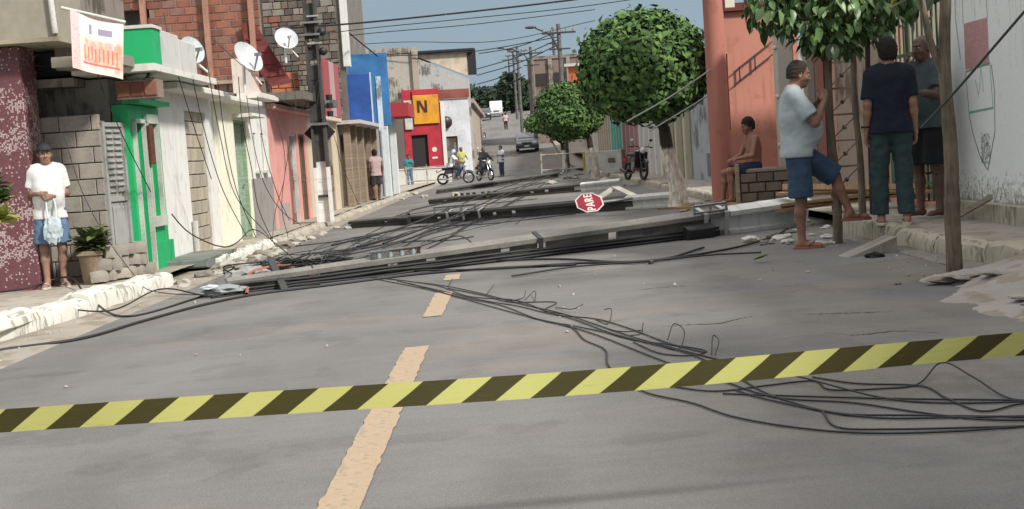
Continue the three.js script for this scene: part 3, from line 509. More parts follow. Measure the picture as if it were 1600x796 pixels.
{ // low step wall where the boy sits
  const t = thing('step_wall', 'low rough masonry step block beneath the seated youth', 'step', [3.50, gy(3.5, -19.5) + .13, -19.5]);
  mesh('core', bx(.72, .42, .5, .1, .2, 0), M([.14, .115, .09], { map: TX.walk }), t);
  courses(t, 'stone', -.26, .46, 0, .42, .24, .14, .02, [[.22, .18, .14], [.17, .14, .11], [.27, .22, .17]].map(c => M(c, { map: TX.fine, bumpMap: TX.fine, bumpScale: .02 })), 721, .05, .25);
  mesh('tread', cbx(.8, .06, .56, .015, .1, .45, 0), M([.34, .30, .25], { map: TX.walk }), t);
  mesh('riser_post', cbx(.06, .58, .06, .01, -.3, .27, .29), M([.42, .36, .28], { map: TX.wood }), t);
}
{
  const t = house('blue_grey_house', 'grey-blue wall with dark peeling patches beyond the coral column', { pos: [4.3, -32], rot: RIGHT, w: 6.0, h: 2.35, wall: gr(.40, .43, .47), hb: 2.9 });
  mesh('patch', [bx(1.6, .5, .02, 4.6, .9, .012), bx(.9, .5, .02, 2.9, .5, .012)], M([.16, .16, .17], { map: TX.grime }), t);
}
[['cream_fence_house', 'house front of cream and dark green vertical boards', [4.3, -37.2], 5.1, 2.1, [.42, .40, .31], [.13, .14, .11]],
['white_pilaster_house', 'white and pale pink pilastered house front behind the parked scooter', [4.3, -43.5], 6.2, 1.95, [.66, .60, .56], [.50, .34, .32]],
['dusty_pink_house', 'dusty pink and maroon house front between the round trees', [4.3, -50], 6.4, 1.95, [.42, .27, .26], [.22, .035, .04]],
['teal_house', 'teal painted narrow house front beyond the scooter', [4.3, -55.5], 5.4, 2.1, [.17, .42, .36], [.4, .38, .33]],
['pale_house', 'long pale house front beyond the tan house on the rising street', [4.3, -104], 39.6, 2.9, [.58, .54, .49], [.3, .24, .2]],
['tan_house', 'tan house front with dark posts beyond the teal house', [4.3, -64], 8.4, 2.3, [.45, .38, .31], [.16, .11, .09]]].forEach(([n, l, p, w, h, c1, c2], i) => {
  const k = Math.max(2, Math.round(w / (w > 20 ? 3 : 1.5))), ops = []; for (let j = 0; j < k; j++) ops.push({ x: (j + .3) * w / k, w: w / k * .5, y: .1, h: h * .82, mat: M(c2, { map: j % 2 ? TX.wood : TX.rust }), planks: j % 2 ? 4 : 0 });
  const t = house(n, l, { pos: p, rot: RIGHT, w, h: h + .3, wall: pl(...c1), openings: ops, hb: h + .9 });
  for (let j = 0; j <= k; j++) mesh('pilaster', cbx(.2, h + .3, .16, .015, clamp(j * w / k, .12, w - .12), (h + .3) / 2, .08), pl(...c1.map(v => Math.min(.72, v * 1.25))), t);
  mesh('roof', bx(w, .09, 2.6, w / 2, h + .62, -1.1, .22), M([.26, .11, .075], { map: TX.rust }), t);
});
{ // far brick block on the right skyline
  const t = thing('far_brick_building', 'unfinished brick and concrete block rising behind the far power poles', 'building', [2.1, gy(4, -112) - 1.7, -112], -6 * D2R);
  mesh('wall', bx(5.2, 8.6, 6, 2.3, 4.3, -3), gr(.26, .20, .17), t); mesh('roof_edge', bx(5.4, .25, 6.2, 2.3, 8.7, -3), gr(.3, .27, .24), t);
  for (let i = 0; i < 3; i++) mesh('column', bx(.3, 8.6, .2, .1 + i * 1.5, 4.3, .1), gr(.36, .31, .27), t);
  for (let i = 0; i < 3; i++) for (let j = 0; j < 2; j++) mesh('window', bx(.9, 1.0, .06, .8 + i * 1.5, 4.6 + j * 2.3, .01), M([.035, .03, .03], {}), t);
  const o = thing('far_orange_house', 'small orange tiled house by the far lamp post', 'house', [4.4, gy(5, -96) - .8, -96], -10 * D2R);
  mesh('wall', bx(3.6, 4.6, 4, 1.8, 2.3, -2), pl(.55, .52, .47), o); mesh('upper_wall', bx(3.55, 2.4, 3.95, 1.8, 5.8, -2), M([.5, .14, .06], { map: TX.plaster }), o); mesh('roof', bx(4.2, .2, 4.6, 1.9, 7.1, -2), pl(.55, .55, .53), o); mesh('window', bx(.8, .9, .06, 1.2, 5.4, .01), M([.04, .04, .04], {}), o);
}
// outside the frame: the next house of the right-hand row, whose soft shade lies on the near road
house('corner_house', 'pale house of the right hand row standing before the white wall', { pos: [4.6, -4.6], rot: RIGHT, w: 14, h: 4.15, wall: pl(.55, .52, .46), d: 6 });
// ---------------------------------------------------------------- vegetation
function leafGeo(L, w, fold = .25, curl = .15) { // one leaf: two halves along a bent midrib
  const p = [], rows = 4, prof4 = [0, .8, 1, .72, 0]; const g = new THREE.BufferGeometry(), idx = [];
  for (let i = 0; i <= rows; i++) { const t = i / rows, hw = w / 2 * prof4[i], y = -curl * L * t * t; p.push(-hw, y + fold * hw, L * t, 0, y, L * t, hw, y + fold * hw, L * t); if (i < rows) { const a = i * 3; idx.push(a, a + 3, a + 1, a + 1, a + 3, a + 4, a + 1, a + 4, a + 2, a + 2, a + 4, a + 5); } }
  g.setAttribute('position', new THREE.Float32BufferAttribute(p, 3)); g.setIndex(idx); g.computeVertexNormals(); return g;
}
function scatterLeaves(list, mats4, cols) { // list of Matrix4, one merged geometry with colours
  const n = mats4.length, base = prep(list), P = base.attributes.position, N = base.attributes.normal, k = P.count, pos = new Float32Array(n * k * 3), nor = new Float32Array(n * k * 3), col = new Float32Array(n * k * 3), v = V(0, 0, 0), nm = new THREE.Matrix3();
  for (let i = 0; i < n; i++) { nm.getNormalMatrix(mats4[i]); for (let j = 0; j < k; j++) { const o = (i * k + j) * 3; v.fromBufferAttribute(P, j).applyMatrix4(mats4[i]); pos[o] = v.x; pos[o + 1] = v.y; pos[o + 2] = v.z; v.fromBufferAttribute(N, j).applyMatrix3(nm).normalize(); nor[o] = v.x; nor[o + 1] = v.y; nor[o + 2] = v.z; col.set(cols[i], o); } }
  const g = new THREE.BufferGeometry(); g.setAttribute('position', new THREE.BufferAttribute(pos, 3)); g.setAttribute('normal', new THREE.BufferAttribute(nor, 3)); g.setAttribute('color', new THREE.BufferAttribute(col, 3)); return g;
}
function leafMat() { return M([1, 1, 1], { vertexColors: true, side: THREE.DoubleSide, roughness: .8 }); }
function rhomb(L, w) { const g = new THREE.BufferGeometry(); g.setAttribute('position', new THREE.Float32BufferAttribute([0, 0, 0, w / 2, .06 * L, L * .5, -w / 2, .06 * L, L * .5, w / 2, .06 * L, L * .5, 0, -.1 * L, L, -w / 2, .06 * L, L * .5], 3)); g.computeVertexNormals(); return g; }
function leafTuft(parent, name, c, r, n, seed, col = [.09, .17, .05], size = 1) {
  const R = rng(seed), ms = [], cs = [];
  for (let i = 0; i < n; i++) { const a = R() * 6.283, e = -.1 + 1.2 * R(); const m = new THREE.Matrix4().compose(c.clone().add(V(r * .35 * (R() - .5), r * .4 * R(), r * .35 * (R() - .5))), new THREE.Quaternion().setFromEuler(new THREE.Euler(-e, a, .5 * (R() - .5), 'YXZ')), V(1, 1, 1).multiplyScalar(size * (.7 + .6 * R()))); ms.push(m); const k = .6 + .8 * R(); cs.push(col.map(v => v * k)); }
  return mesh(name, scatterLeaves(leafGeo(r, r * .42), ms, cs), leafMat(), parent);
}
function ballTree(label, base, trunkPts, r0, C, R3, n, leaf, seed, cols, group) {
  const t = thing('round_tree', label, 'tree', [base.x, base.y, base.z], 0, group), R = rng(seed);
  // trunk with whitewashed foot (a painted band with a ragged rim)
  const curve = new THREE.CatmullRomCurve3(trunkPts.map(p => V(...p))), g = prep(new THREE.TubeGeometry(curve, 24, 1, 12)), uv = g.attributes.uv, P = g.attributes.position, col = [];
  for (let i = 0; i < P.count; i++) { const s = uv.getX(i), c = curve.getPointAt(clamp(s)); const rr = r0 * lerp(1.15, .72, s) * (1 + .35 * Math.exp(-s * 12)) * (.93 + .16 * nz(P.getX(i) * 2 + 5, P.getY(i) * 9, 60, seed)); P.setXYZ(i, c.x + (P.getX(i) - c.x) * rr, c.y + (P.getY(i) - c.y) * rr, c.z + (P.getZ(i) - c.z) * rr); const w = P.getY(i) < trunkPts[trunkPts.length - 1][1] * .72 ? 1 : 0, kk = .75 + .5 * nz(P.getX(i) * 20, P.getY(i) * 20 + seed, 200, 3); col.push(...(w ? [1.0 * kk, .96 * kk, .88 * kk] : [.06, .05, .04])); }
  g.setAttribute('color', new THREE.Float32BufferAttribute(col, 3)); g.computeVertexNormals();
  const tr = mesh('trunk', g, M([1, 1, 1], { vertexColors: true, map: TX.bark, bumpMap: TX.bark, bumpScale: .02 }), t);
  const top = V(...trunkPts[trunkPts.length - 1]), limbs = [];
  for (let i = 0; i < 7; i++) { const a = i / 7 * 6.283 + R(), e = V(Math.cos(a) * R3[0] * .7, (R() - .2) * R3[1] * .8, Math.sin(a) * R3[2] * .7).add(V(...C)); limbs.push(tube([top.clone().add(V(0, -.1, 0)), top.clone().lerp(e, .5).add(V(0, .1, 0)), e], r0 * .28, 10, 5)); }
  mesh('limb', limbs, M([.07, .055, .045], { map: TX.bark }), t);
  const ms = [], cs = [], q = new THREE.Quaternion();
  const lob = Array.from({ length: 46 }, () => { const a = R() * 6.283, u = 2 * R() - 1; return V(Math.sqrt(1 - u * u) * Math.cos(a), u, Math.sqrt(1 - u * u) * Math.sin(a)); });
  for (let i = 0; i < n; i++) {
    const a = R() * 6.283, u = 2 * R() - 1, d = V(Math.sqrt(1 - u * u) * Math.cos(a), u, Math.sqrt(1 - u * u) * Math.sin(a)); let lump = 0; for (const l of lob) lump = Math.max(lump, sstep(.86, .99, l.dot(d)));
    const rr = (.78 + .18 * lump + .16 * R() * R() * R()) * (R() < .6 ? 1 - .16 * R() : 1 - .55 * R()); const low = (d.y < -.55 ? .86 : 1) * (R() < .02 ? 1.1 : 1);
    const p = V(C[0] + d.x * R3[0] * rr, C[1] + d.y * R3[1] * rr * low, C[2] + d.z * R3[2] * rr);
    q.setFromUnitVectors(V(0, 1, 0), d.clone().add(V(.9 * (R() - .5), .35 + .6 * (R() - .5), .9 * (R() - .5))).normalize()); q.multiply(new THREE.Quaternion().setFromAxisAngle(V(0, 1, 0), R() * 6.283)); q.multiply(new THREE.Quaternion().setFromAxisAngle(V(1, 0, 0), .25 + .5 * R()));
    ms.push(new THREE.Matrix4().compose(p, q.clone(), V(1, 1, 1).multiplyScalar(.7 + .6 * R()))); const k = .65 + .7 * R(), c = cols[Math.floor(R() * cols.length)]; cs.push(c.map(v => v * k));
  }
  const cr = mesh('crown', scatterLeaves(rhomb(leaf, leaf * .55), ms, cs), leafMat(), t);
  return t;
}
const green4 = [[.056, .122, .028], [.038, .092, .024], [.09, .17, .036], [.05, .115, .028], [.11, .195, .048]];
ballTree('round trimmed tree with whitewashed trunk beside the stop sign', V(2.72, gy(2.7, -22.4) + .1, -22.4), [[.02, -.1, 0], [0, .3, 0], [-.1, .7, 0], [-.16, 1.25, 0]], .13, [-.44, 2.2, 0], [1.19, 1.08, 1.14], 12500, .135, 801, green4);
ballTree('round trimmed tree with short trunk farther along the right kerb', V(2.95, gy(2.95, -48) + .1, -48), [[0, -.1, 0], [0, .4, 0], [-.1, .9, 0], [-.15, 1.4, 0]], .13, [-.85, 2.28, 0], [1.38, 1.22, 1.25], 8000, .15, 811, green4);
ballTree('small far round tree on the rising end of the street', V(2.9, gy(2.9, -74) + .1, -74), [[0, -.1, 0], [0, .5, 0], [-.05, 1.0, 0], [-.1, 1.5, 0]], .12, [-.9, 2.6, 0], [1.3, .75, 1.1], 3500, .16, 817, green4);
{ // saplings with large leaves by the kerb
  const bark = M([.19, .155, .115], { map: TX.bark, bumpMap: TX.bark, bumpScale: .012 });
  const lg = prep(leafGeo(.135, .07, .3, .3)); boxUV(lg); const lg2 = prep(leafGeo(.11, .06, .45, .5)); boxUV(lg2);
  const lm = [[.075, .145, .045], [.105, .185, .06], [.055, .11, .035], [.14, .22, .07], [.05, .095, .03]].map(c => M(c, { side: THREE.DoubleSide, roughness: .42 })), ly = M([.30, .30, .04], { side: THREE.DoubleSide, roughness: .5 });
  function sapling(label, base, pts, r, crowns, n, seed, yellow = 0) {
    const t = thing('sapling_tree', label, 'tree', [base.x, base.y, base.z]), R = rng(seed), cu = new THREE.CatmullRomCurve3(pts.map(p => V(...p)));
    const g = prep(new THREE.TubeGeometry(cu, 20, r, 9)), P = g.attributes.position, uv = g.attributes.uv; for (let i = 0; i < P.count; i++) { const s = uv.getX(i), c = cu.getPointAt(clamp(s)), k = lerp(1.2, .75, s) * (.9 + .22 * nz(P.getX(i) * 6 + 3, P.getY(i) * 12, 90, seed)); P.setXYZ(i, c.x + (P.getX(i) - c.x) * k, P.getY(i), c.z + (P.getZ(i) - c.z) * k); } g.computeVertexNormals();
    mesh('trunk', g, bark, t); const top = V(...pts[pts.length - 1]), tw = [], cr = new THREE.Group(); cr.name = 'crown'; t.add(cr);
    for (const [c, rr, m] of crowns) {
      const C = V(...c); tw.push(tube([top, top.clone().lerp(C, .5).add(V(0, .06, 0)), C], r * .4, 8, 5));
      for (let i = 0; i < m; i++) {
        const a = R() * 6.283, u = 2 * R() - 1, s = Math.cbrt(R()) * .3 + .7, d = V(Math.sqrt(1 - u * u) * Math.cos(a), u, Math.sqrt(1 - u * u) * Math.sin(a)), p = C.clone().add(V(d.x * rr[0] * s, d.y * rr[1] * s, d.z * rr[2] * s));
        if (i % 4 === 0) tw.push(rod(C, p, .008, .004, 4));
        const lf = new THREE.Mesh(R() < .6 ? lg : lg2, R() < yellow ? ly : lm[Math.floor(R() * lm.length)]); setShadow(lf); lf.name = 'leaf'; lf.position.copy(p); lf.rotation.set(.25 + .9 * R(), Math.atan2(d.x, d.z) + 1.4 * (R() - .5), .9 * (R() - .5), 'YXZ'); lf.scale.setScalar(.75 + .65 * R()); cr.add(lf);
      }
    }
    if (n > 110) { // the small inner leaves, too many to count
      const ms = [], cs = [], tot = crowns.reduce((s, k) => s + k[2], 0); for (const [c, rr, m] of crowns) for (let i = 0; i < 1500 * m / tot; i++) { const a = R() * 6.283, u = 2 * R() - 1, s = Math.cbrt(R()) * 1.02, d = V(Math.sqrt(1 - u * u) * Math.cos(a), u, Math.sqrt(1 - u * u) * Math.sin(a)); ms.push(new THREE.Matrix4().compose(V(c[0] + d.x * rr[0] * s, c[1] + d.y * rr[1] * s, c[2] + d.z * rr[2] * s), new THREE.Quaternion().setFromEuler(new THREE.Euler(.3 + .9 * R(), R() * 6.283, .9 * (R() - .5), 'YXZ')), V(1, 1, 1).multiplyScalar(.6 + .7 * R()))); const k = .6 + .8 * R(); cs.push([.07 * k, .135 * k, .04 * k]); }
      const sm = mesh('small_leaves', scatterLeaves(leafGeo(.085, .045, .3, .3), ms, cs), leafMat(), t); sm.userData.kind = 'stuff';
    }
    mesh('branch', tw, bark, t); return t;
  }
  const b1 = V(3.1, gy(3.1, -12.9), -12.9);
  sapling('slender sapling with large drooping leaves beside the man in the pale shirt', b1, [[-.02, -.1, 0], [-.01, .5, .01], [-.035, 1.1, 0], [-.03, 1.62, 0], [-.02, 1.9, 0]], .04, [[[-.05, 2.2, .05], [.42, .32, .34], 95], [[-.48, 2.3, .02], [.34, .24, .26], 62], [[.32, 2.2, -.05], [.34, .30, .3], 62], [[.02, 1.93, .04], [.26, .16, .2], 36], [[-.12, 2.62, 0], [.5, .22, .3], 40]], 300, 821);
  const b3 = V(3.72, gy(3.7, -14.4) + .15, -14.4);
  sapling('twin dark stems of a leafy sapling behind the lattice frame', b3, [[0, -.1, 0], [.0, .6, .01], [-.03, 1.2, 0], [-.02, 1.7, 0], [0, 1.95, 0]], .034, [[[-.2, 2.25, 0], [.42, .36, .3], 110], [[.28, 2.3, .1], [.4, .36, .3], 100], [[.6, 2.45, .2], [.34, .3, .3], 60], [[-.7, 2.5, .1], [.4, .25, .3], 25]], 150, 827);
  mesh('stem', tube([V(.1, -.1, .02), V(.11, .6, .02), V(.12, 1.2, .0), V(.14, 1.9, .0)], .028, 14, 7), M([.07, .05, .04], { map: TX.bark }), scene.getObjectByName('sapling_tree_001'));
  const b2 = groundAt(1492, 424, 0);
  sapling('bare forked sapling trunk standing at the kerb before the white wall', b2, [[0, -.1, 0], [.0, .4, .01], [.01, .9, 0], [-.01, 1.45, 0], [.02, 2.0, 0]], .052, [[[-.28, 2.75, .1], [.45, .3, .35], 60], [[.5, 2.9, .2], [.4, .3, .4], 40]], 100, 823, .1);
  mesh('forked_limb', tube([V(-.005, 1.38, 0), V(-.09, 1.6, .01), V(-.17, 2.0, .03), V(-.22, 2.4, .05)], .026, 12, 7), bark, scene.getObjectByName('sapling_tree_002'));
  // hanging bough with yellowing leaf
  const bo = thing('leafy_bough', 'leafy branch with one yellowing leaf hanging over the man in navy', 'branch', [3.35, 2.06, -11.4]);
  mesh('branch', tube([V(.5, .6, 0), V(.3, .36, 0), V(.1, .2, .02), V(-.1, .1, .02)], .014, 12, 5), bark, bo); const R = rng(829);
  for (let i = 0; i < 40; i++) { const lf = new THREE.Mesh(lg, i === 3 || i === 17 ? ly : lm[i % 5]); setShadow(lf); lf.name = 'leaf'; lf.position.set(.45 * R() - .15, .02 + .5 * R(), .3 * (R() - .5)); lf.rotation.set(.4 + .9 * R(), R() * 6.28, 0, 'YXZ'); lf.scale.setScalar(.9 + .7 * R()); bo.add(lf); }
}
{ // potted shrub by the block wall, shelf plant, left edge bush
  const p = thing('potted_shrub', 'spiky green shrub in a tan clay pot by the block wall', 'plant', [-5.02, gy(-5, -15.85) + .1, -15.85]);
  mesh('pot', prep(new THREE.CylinderGeometry(.19, .14, .38, 4, 1).rotateY(Math.PI / 4).translate(0, .19, 0)), M([.36, .26, .17], { map: TX.fine }), p); mesh('pot_rim', bx(.3, .05, .3, 0, .37, 0), M([.4, .29, .19], { map: TX.fine }), p);
  leafTuft(p, 'foliage', V(0, .40, 0), .24, 120, 831, [.08, .11, .035], 1); leafTuft(p, 'foliage', V(.06, .5, .02), .18, 60, 832, [.10, .14, .04], 1);
  const s = thing('ledge_plant', 'leafy plant on the shaded ledge above the block wall', 'plant', [-5.8, 2.42, -16.5]); mesh('pot', new THREE.CylinderGeometry(.1, .08, .14, 12).translate(0, .06, 0), M([.3, .26, .2], { map: TX.fine }), s); leafTuft(s, 'foliage', V(0, .12, .1), .2, 45, 833, [.09, .2, .06]);
  const b = thing('bush', 'yellow-green bush in front of the mosaic pillar', 'bush', [-5.85, gy(-5.85, -14.6) + .1, -14.6]); mesh('stem', [rod(V(0, 0, 0), V(-.05, 1.3, 0), .025, .015)], M([.14, .1, .07], { map: TX.bark }), b);
  leafTuft(b, 'foliage', V(.26, .86, .05), .17, 80, 834, [.30, .33, .06], 1.1); leafTuft(b, 'foliage', V(.2, 1.2, .05), .18, 90, 835, [.10, .17, .06], 1.1); leafTuft(b, 'foliage', V(.22, 1.05, -.1), .17, 60, 836, [.12, .18, .05], 1.1);
}
{ // trees on the far skyline
  const R = rng(841);
  [[-7.5, -215, 8, 4.4, 'dark broad tree at the end of the street behind the white lorry'], [-2.5, -235, 10, 4.2, 'low dark tree at the far end of the street on the crest'], [5, -225, 10, 4.4, 'dark tree right of the far street crest'], [.6, -190, 3.0, 5.2, 'tall narrow dark tree on the far crest by the poles'], [9, -170, 7, 4.5, 'dark tree behind the far power poles'], [-13, -190, 9, 5, 'large dark tree behind the far left roofs'], [-4.6, -205, 6, 3.6, 'rounded dark tree beside the white van on the crest'], [2.6, -205, 6, 4.0, 'dense dark tree left of the far right poles'], [14, -210, 10, 5, 'broad dark tree behind the far right roofs']].forEach(([x, z, w, h, l], i) => {
    const y = gy(x, z), t = thing('far_tree', l, 'tree', [x, y, z]); mesh('trunk', rod(V(0, -.5, 0), V(0, h * .6, 0), .3, .15), M([.07, .055, .04], { map: TX.bark }), t); const ms = [], cs = [];
    for (let k = 0; k < 4200; k++) { const a = R() * 6.283, u = 2 * R() - 1, s = .6 + .4 * R(), d = V(Math.sqrt(1 - u * u) * Math.cos(a), u, Math.sqrt(1 - u * u) * Math.sin(a)), lm = .75 + .5 * fbm(a / 6.283, u * .5 + .5, 5, 3, 850 + i); ms.push(new THREE.Matrix4().compose(V(d.x * w / 2 * s * lm, h * .58 + d.y * h * .45 * s * lm, d.z * w / 2 * s), new THREE.Quaternion().setFromEuler(new THREE.Euler(R() * 6, R() * 6, R() * 6)), V(1, 1, 1).multiplyScalar(.7 + .7 * R()))); const q = .7 + .6 * R(); cs.push([.03 * q, .055 * q, .03 * q]); }
    mesh('crown', scatterLeaves(rhomb(.8, .6), ms, cs), leafMat(), t);
  });
}

// ---------------------------------------------------------------- utility poles and cables
// double-T concrete pole: two flanges, pierced web; local x from foot to tip
function teePole(t, L, h0, h1, b0, b1, paint, mat, whiteM) {
  const H = x => lerp(h0, h1, x / L), B = x => lerp(b0, b1, x / L);
  function prism(xa, xb, ya, yb, za, zb) { // tapered block: ya/yb functions of x
    const p = [], q = (x, y, z) => p.push([x, y, z]); const f = [[xa, 0], [xb, 0]]; const c = [];
    for (const x of [xa, xb]) for (const [y, z] of [[ya(x), za(x)], [yb(x), za(x)], [yb(x), zb(x)], [ya(x), zb(x)]]) c.push(V(x, y, z));
    const quads = [[0, 3, 2, 1], [4, 5, 6, 7], [0, 1, 5, 4], [1, 2, 6, 5], [2, 3, 7, 6], [3, 0, 4, 7]], pos = []; for (const [a, b, d, e] of quads) for (const k of [a, b, d, a, d, e]) pos.push(c[k].x, c[k].y, c[k].z);
    const g = new THREE.BufferGeometry(); g.setAttribute('position', new THREE.Float32BufferAttribute(pos, 3)); g.computeVertexNormals(); return g;
  }
  const ft = .05, seg = (a, b, m, nm) => { mesh(nm, prism(a, b, x => H(x) / 2 - ft, x => H(x) / 2, x => -B(x) / 2, x => B(x) / 2), m, t); mesh(nm, prism(a, b, x => -H(x) / 2, x => -H(x) / 2 + ft, x => -B(x) / 2, x => B(x) / 2), m, t); };
  if (paint > 0) seg(0, paint, whiteM, 'painted_flange'); seg(Math.max(0, paint), L, mat, 'flange');
  const webs = [], n = Math.round(L / .42), wt = x => .035;
  for (let i = 0; i < n; i++) { const a = i * L / n, b = (i + 1) * L / n; if (b - a > .1) { webs.push([prism(a, a + (b - a) * .72, x => -H(x) / 2 + ft, x => H(x) / 2 - ft, x => -wt(x), wt), a]); if (i < n * .3 || i % 3 === 0) webs.push([prism(a + (b - a) * .72, b, x => -H(x) / 2 + ft, x => H(x) / 2 - ft, x => -wt(x) * .7, x => wt(x) * .7), a]); } }
  for (const [w, a] of webs) mesh('web', w, a < paint - .2 ? whiteM : mat, t);
}
const poleC = M([.29, .275, .245], { map: TX.fine, bumpMap: TX.fine, bumpScale: .008 }), poleDark = M([.095, .088, .08], { map: TX.fine, bumpMap: TX.fine, bumpScale: .008 }), poleWhite = M([.74, .74, .72], { map: TX.plaster });
function fallenPole(label, foot, tip, h0, h1, paint, mat) {
  const a = V(foot[0], gy(foot[0], foot[1]) + foot[2], foot[1]), b = V(tip[0], gy(tip[0], tip[1]) + tip[2], tip[1]), L = a.distanceTo(b);
  const t = thing('fallen_pole', label, 'utility pole', [a.x, a.y, a.z], 0, 'fallen concrete poles across the road'), d = b.clone().sub(a).normalize();
  t.quaternion.setFromRotationMatrix(new THREE.Matrix4().makeBasis(d, V(0, 1, 0).addScaledVector(d, -d.y).normalize(), d.clone().cross(V(0, 1, 0)).normalize())); t.rotateX(-.28);
  teePole(t, L, h0, h1, h0 * .72, h1 * .72, paint, mat, poleWhite); return [t, L];
}
{
  const band = (t, x, s, m = steel) => mesh('clamp_band', [bx(.05, .012, s, x, s / 2 + .008, 0), bx(.05, s + .03, .012, x, 0, s / 2 + .002), bx(.05, s + .03, .012, x, 0, -s / 2 - .002)], m, t);
  const [p1, L1] = fallenPole('nearest fallen pole with white foot and black box strapped to it', [3.42, -15.75, .17], [-3.0, -13.75, .08], .30, .15, 1.05, poleC);
  for (const x of [1.12, 1.38]) band(p1, x, .3, M([.5, .52, .5], { metalness: .5, roughness: .5 }));
  mesh('bracket_arm', [bar(V(1.1, .17, -.1), V(1.5, .17, -.1), .025), bar(V(1.1, .24, -.06), V(1.5, .24, -.06), .025), bar(V(1.1, .15, -.1), V(1.1, .24, -.06), .025), bar(V(1.3, .15, -.1), V(1.3, .24, -.06), .025), bar(V(1.5, .15, -.1), V(1.5, .24, -.06), .025)], steel, p1);
  mesh('black_box', cbx(.34, .16, .16, .015, 1.5, -.02, -.22), blackPl, p1);
  for (const x of [3.35]) band(p1, x, .22, darkSteel);
  mesh('spool_rack', [bx(.55, .025, .05, 4.95, .09, .0), bx(.03, .1, .05, 4.7, .12, .0), bx(.03, .1, .05, 5.2, .12, .0), bx(.55, .025, .05, 4.95, .165, .0)], M([.16, .17, .17], { roughness: .6, map: TX.rust }), p1);
  for (let i = 0; i < 4; i++) mesh('insulator', new THREE.CylinderGeometry(.028, .028, .06, 10).translate(4.76 + i * .125, .128, .0), M([.34, .42, .45], { roughness: .3 }), p1);
  for (let k = 0; k < 5; k++) { const R5 = rng(1600 + k), pts = []; for (let i = 0; i <= 12; i++) { const x = 1.2 + (L1 - 1.0) * i / 12; pts.push(V(x, -lerp(.11, .04, x / L1) + .035 * (k % 3) + .02 * (R5() - .5), -lerp(.12, .07, x / L1) - .02 * (k % 2) - .015 * R5())); } mesh('strapped_cable', tube(pts, .016, 60, 6), cableM, p1); }
  mesh('crossarm', [bar(V(6.2, .0, -.5), V(6.2, .02, .55), .07)], darkSteel, p1);
  const [p2] = fallenPole('fallen pole resting behind the stop sign with white painted foot', [2.75, -22.75, .12], [-3.25, -26.3, .08], .24, .13, .95, poleDark);
  for (const x of [1.6, 3.9, 4.25, 4.6, 5.6]) band(p2, x, .2, x > 3.8 && x < 5 ? M([.55, .56, .54], { metalness: .4, roughness: .5 }) : darkSteel);
  mesh('bracket_arm', [bar(V(4.0, .1, -.06), V(4.9, .1, -.06), .03), bar(V(4.0, .21, -.02), V(4.9, .21, -.02), .03), ...[4.0, 4.3, 4.6, 4.9].map(x => bar(V(x, .08, -.06), V(x, .22, -.02), .03))], steel, p2); mesh('black_box', cbx(.22, .18, .14, .012, 5.55, .02, -.14), blackPl, p2);
  const [p3] = fallenPole('third fallen pole with short white foot near the parked scooter', [2.75, -34.6, .12], [-2.3, -36.3, .07], .23, .13, 1.05, poleDark);
  const [p4] = fallenPole('farthest fallen pole lying toward the motorcycle riders', [1.9, -57, .11], [-2.7, -47.5, .08], .24, .14, 0, poleDark);
  // lattice arm lying among them: a row of spools
  const ra = thing('crossarm_rack', 'pierced crossarm with a row of dark spools lying on the road', 'crossarm', [-1.5, gy(-1.5, -38) + .06, -37.6], 6 * D2R); mesh('bar', bx(1.3, .05, .06, .4, 0, 0), poleDark, ra); for (let i = 0; i < 7; i++) mesh('spool', new THREE.CylinderGeometry(.05, .05, .1, 10).translate(-.12 + i * .17 + (i > 3 ? .08 : 0), .08, 0), blackPl, ra);
}
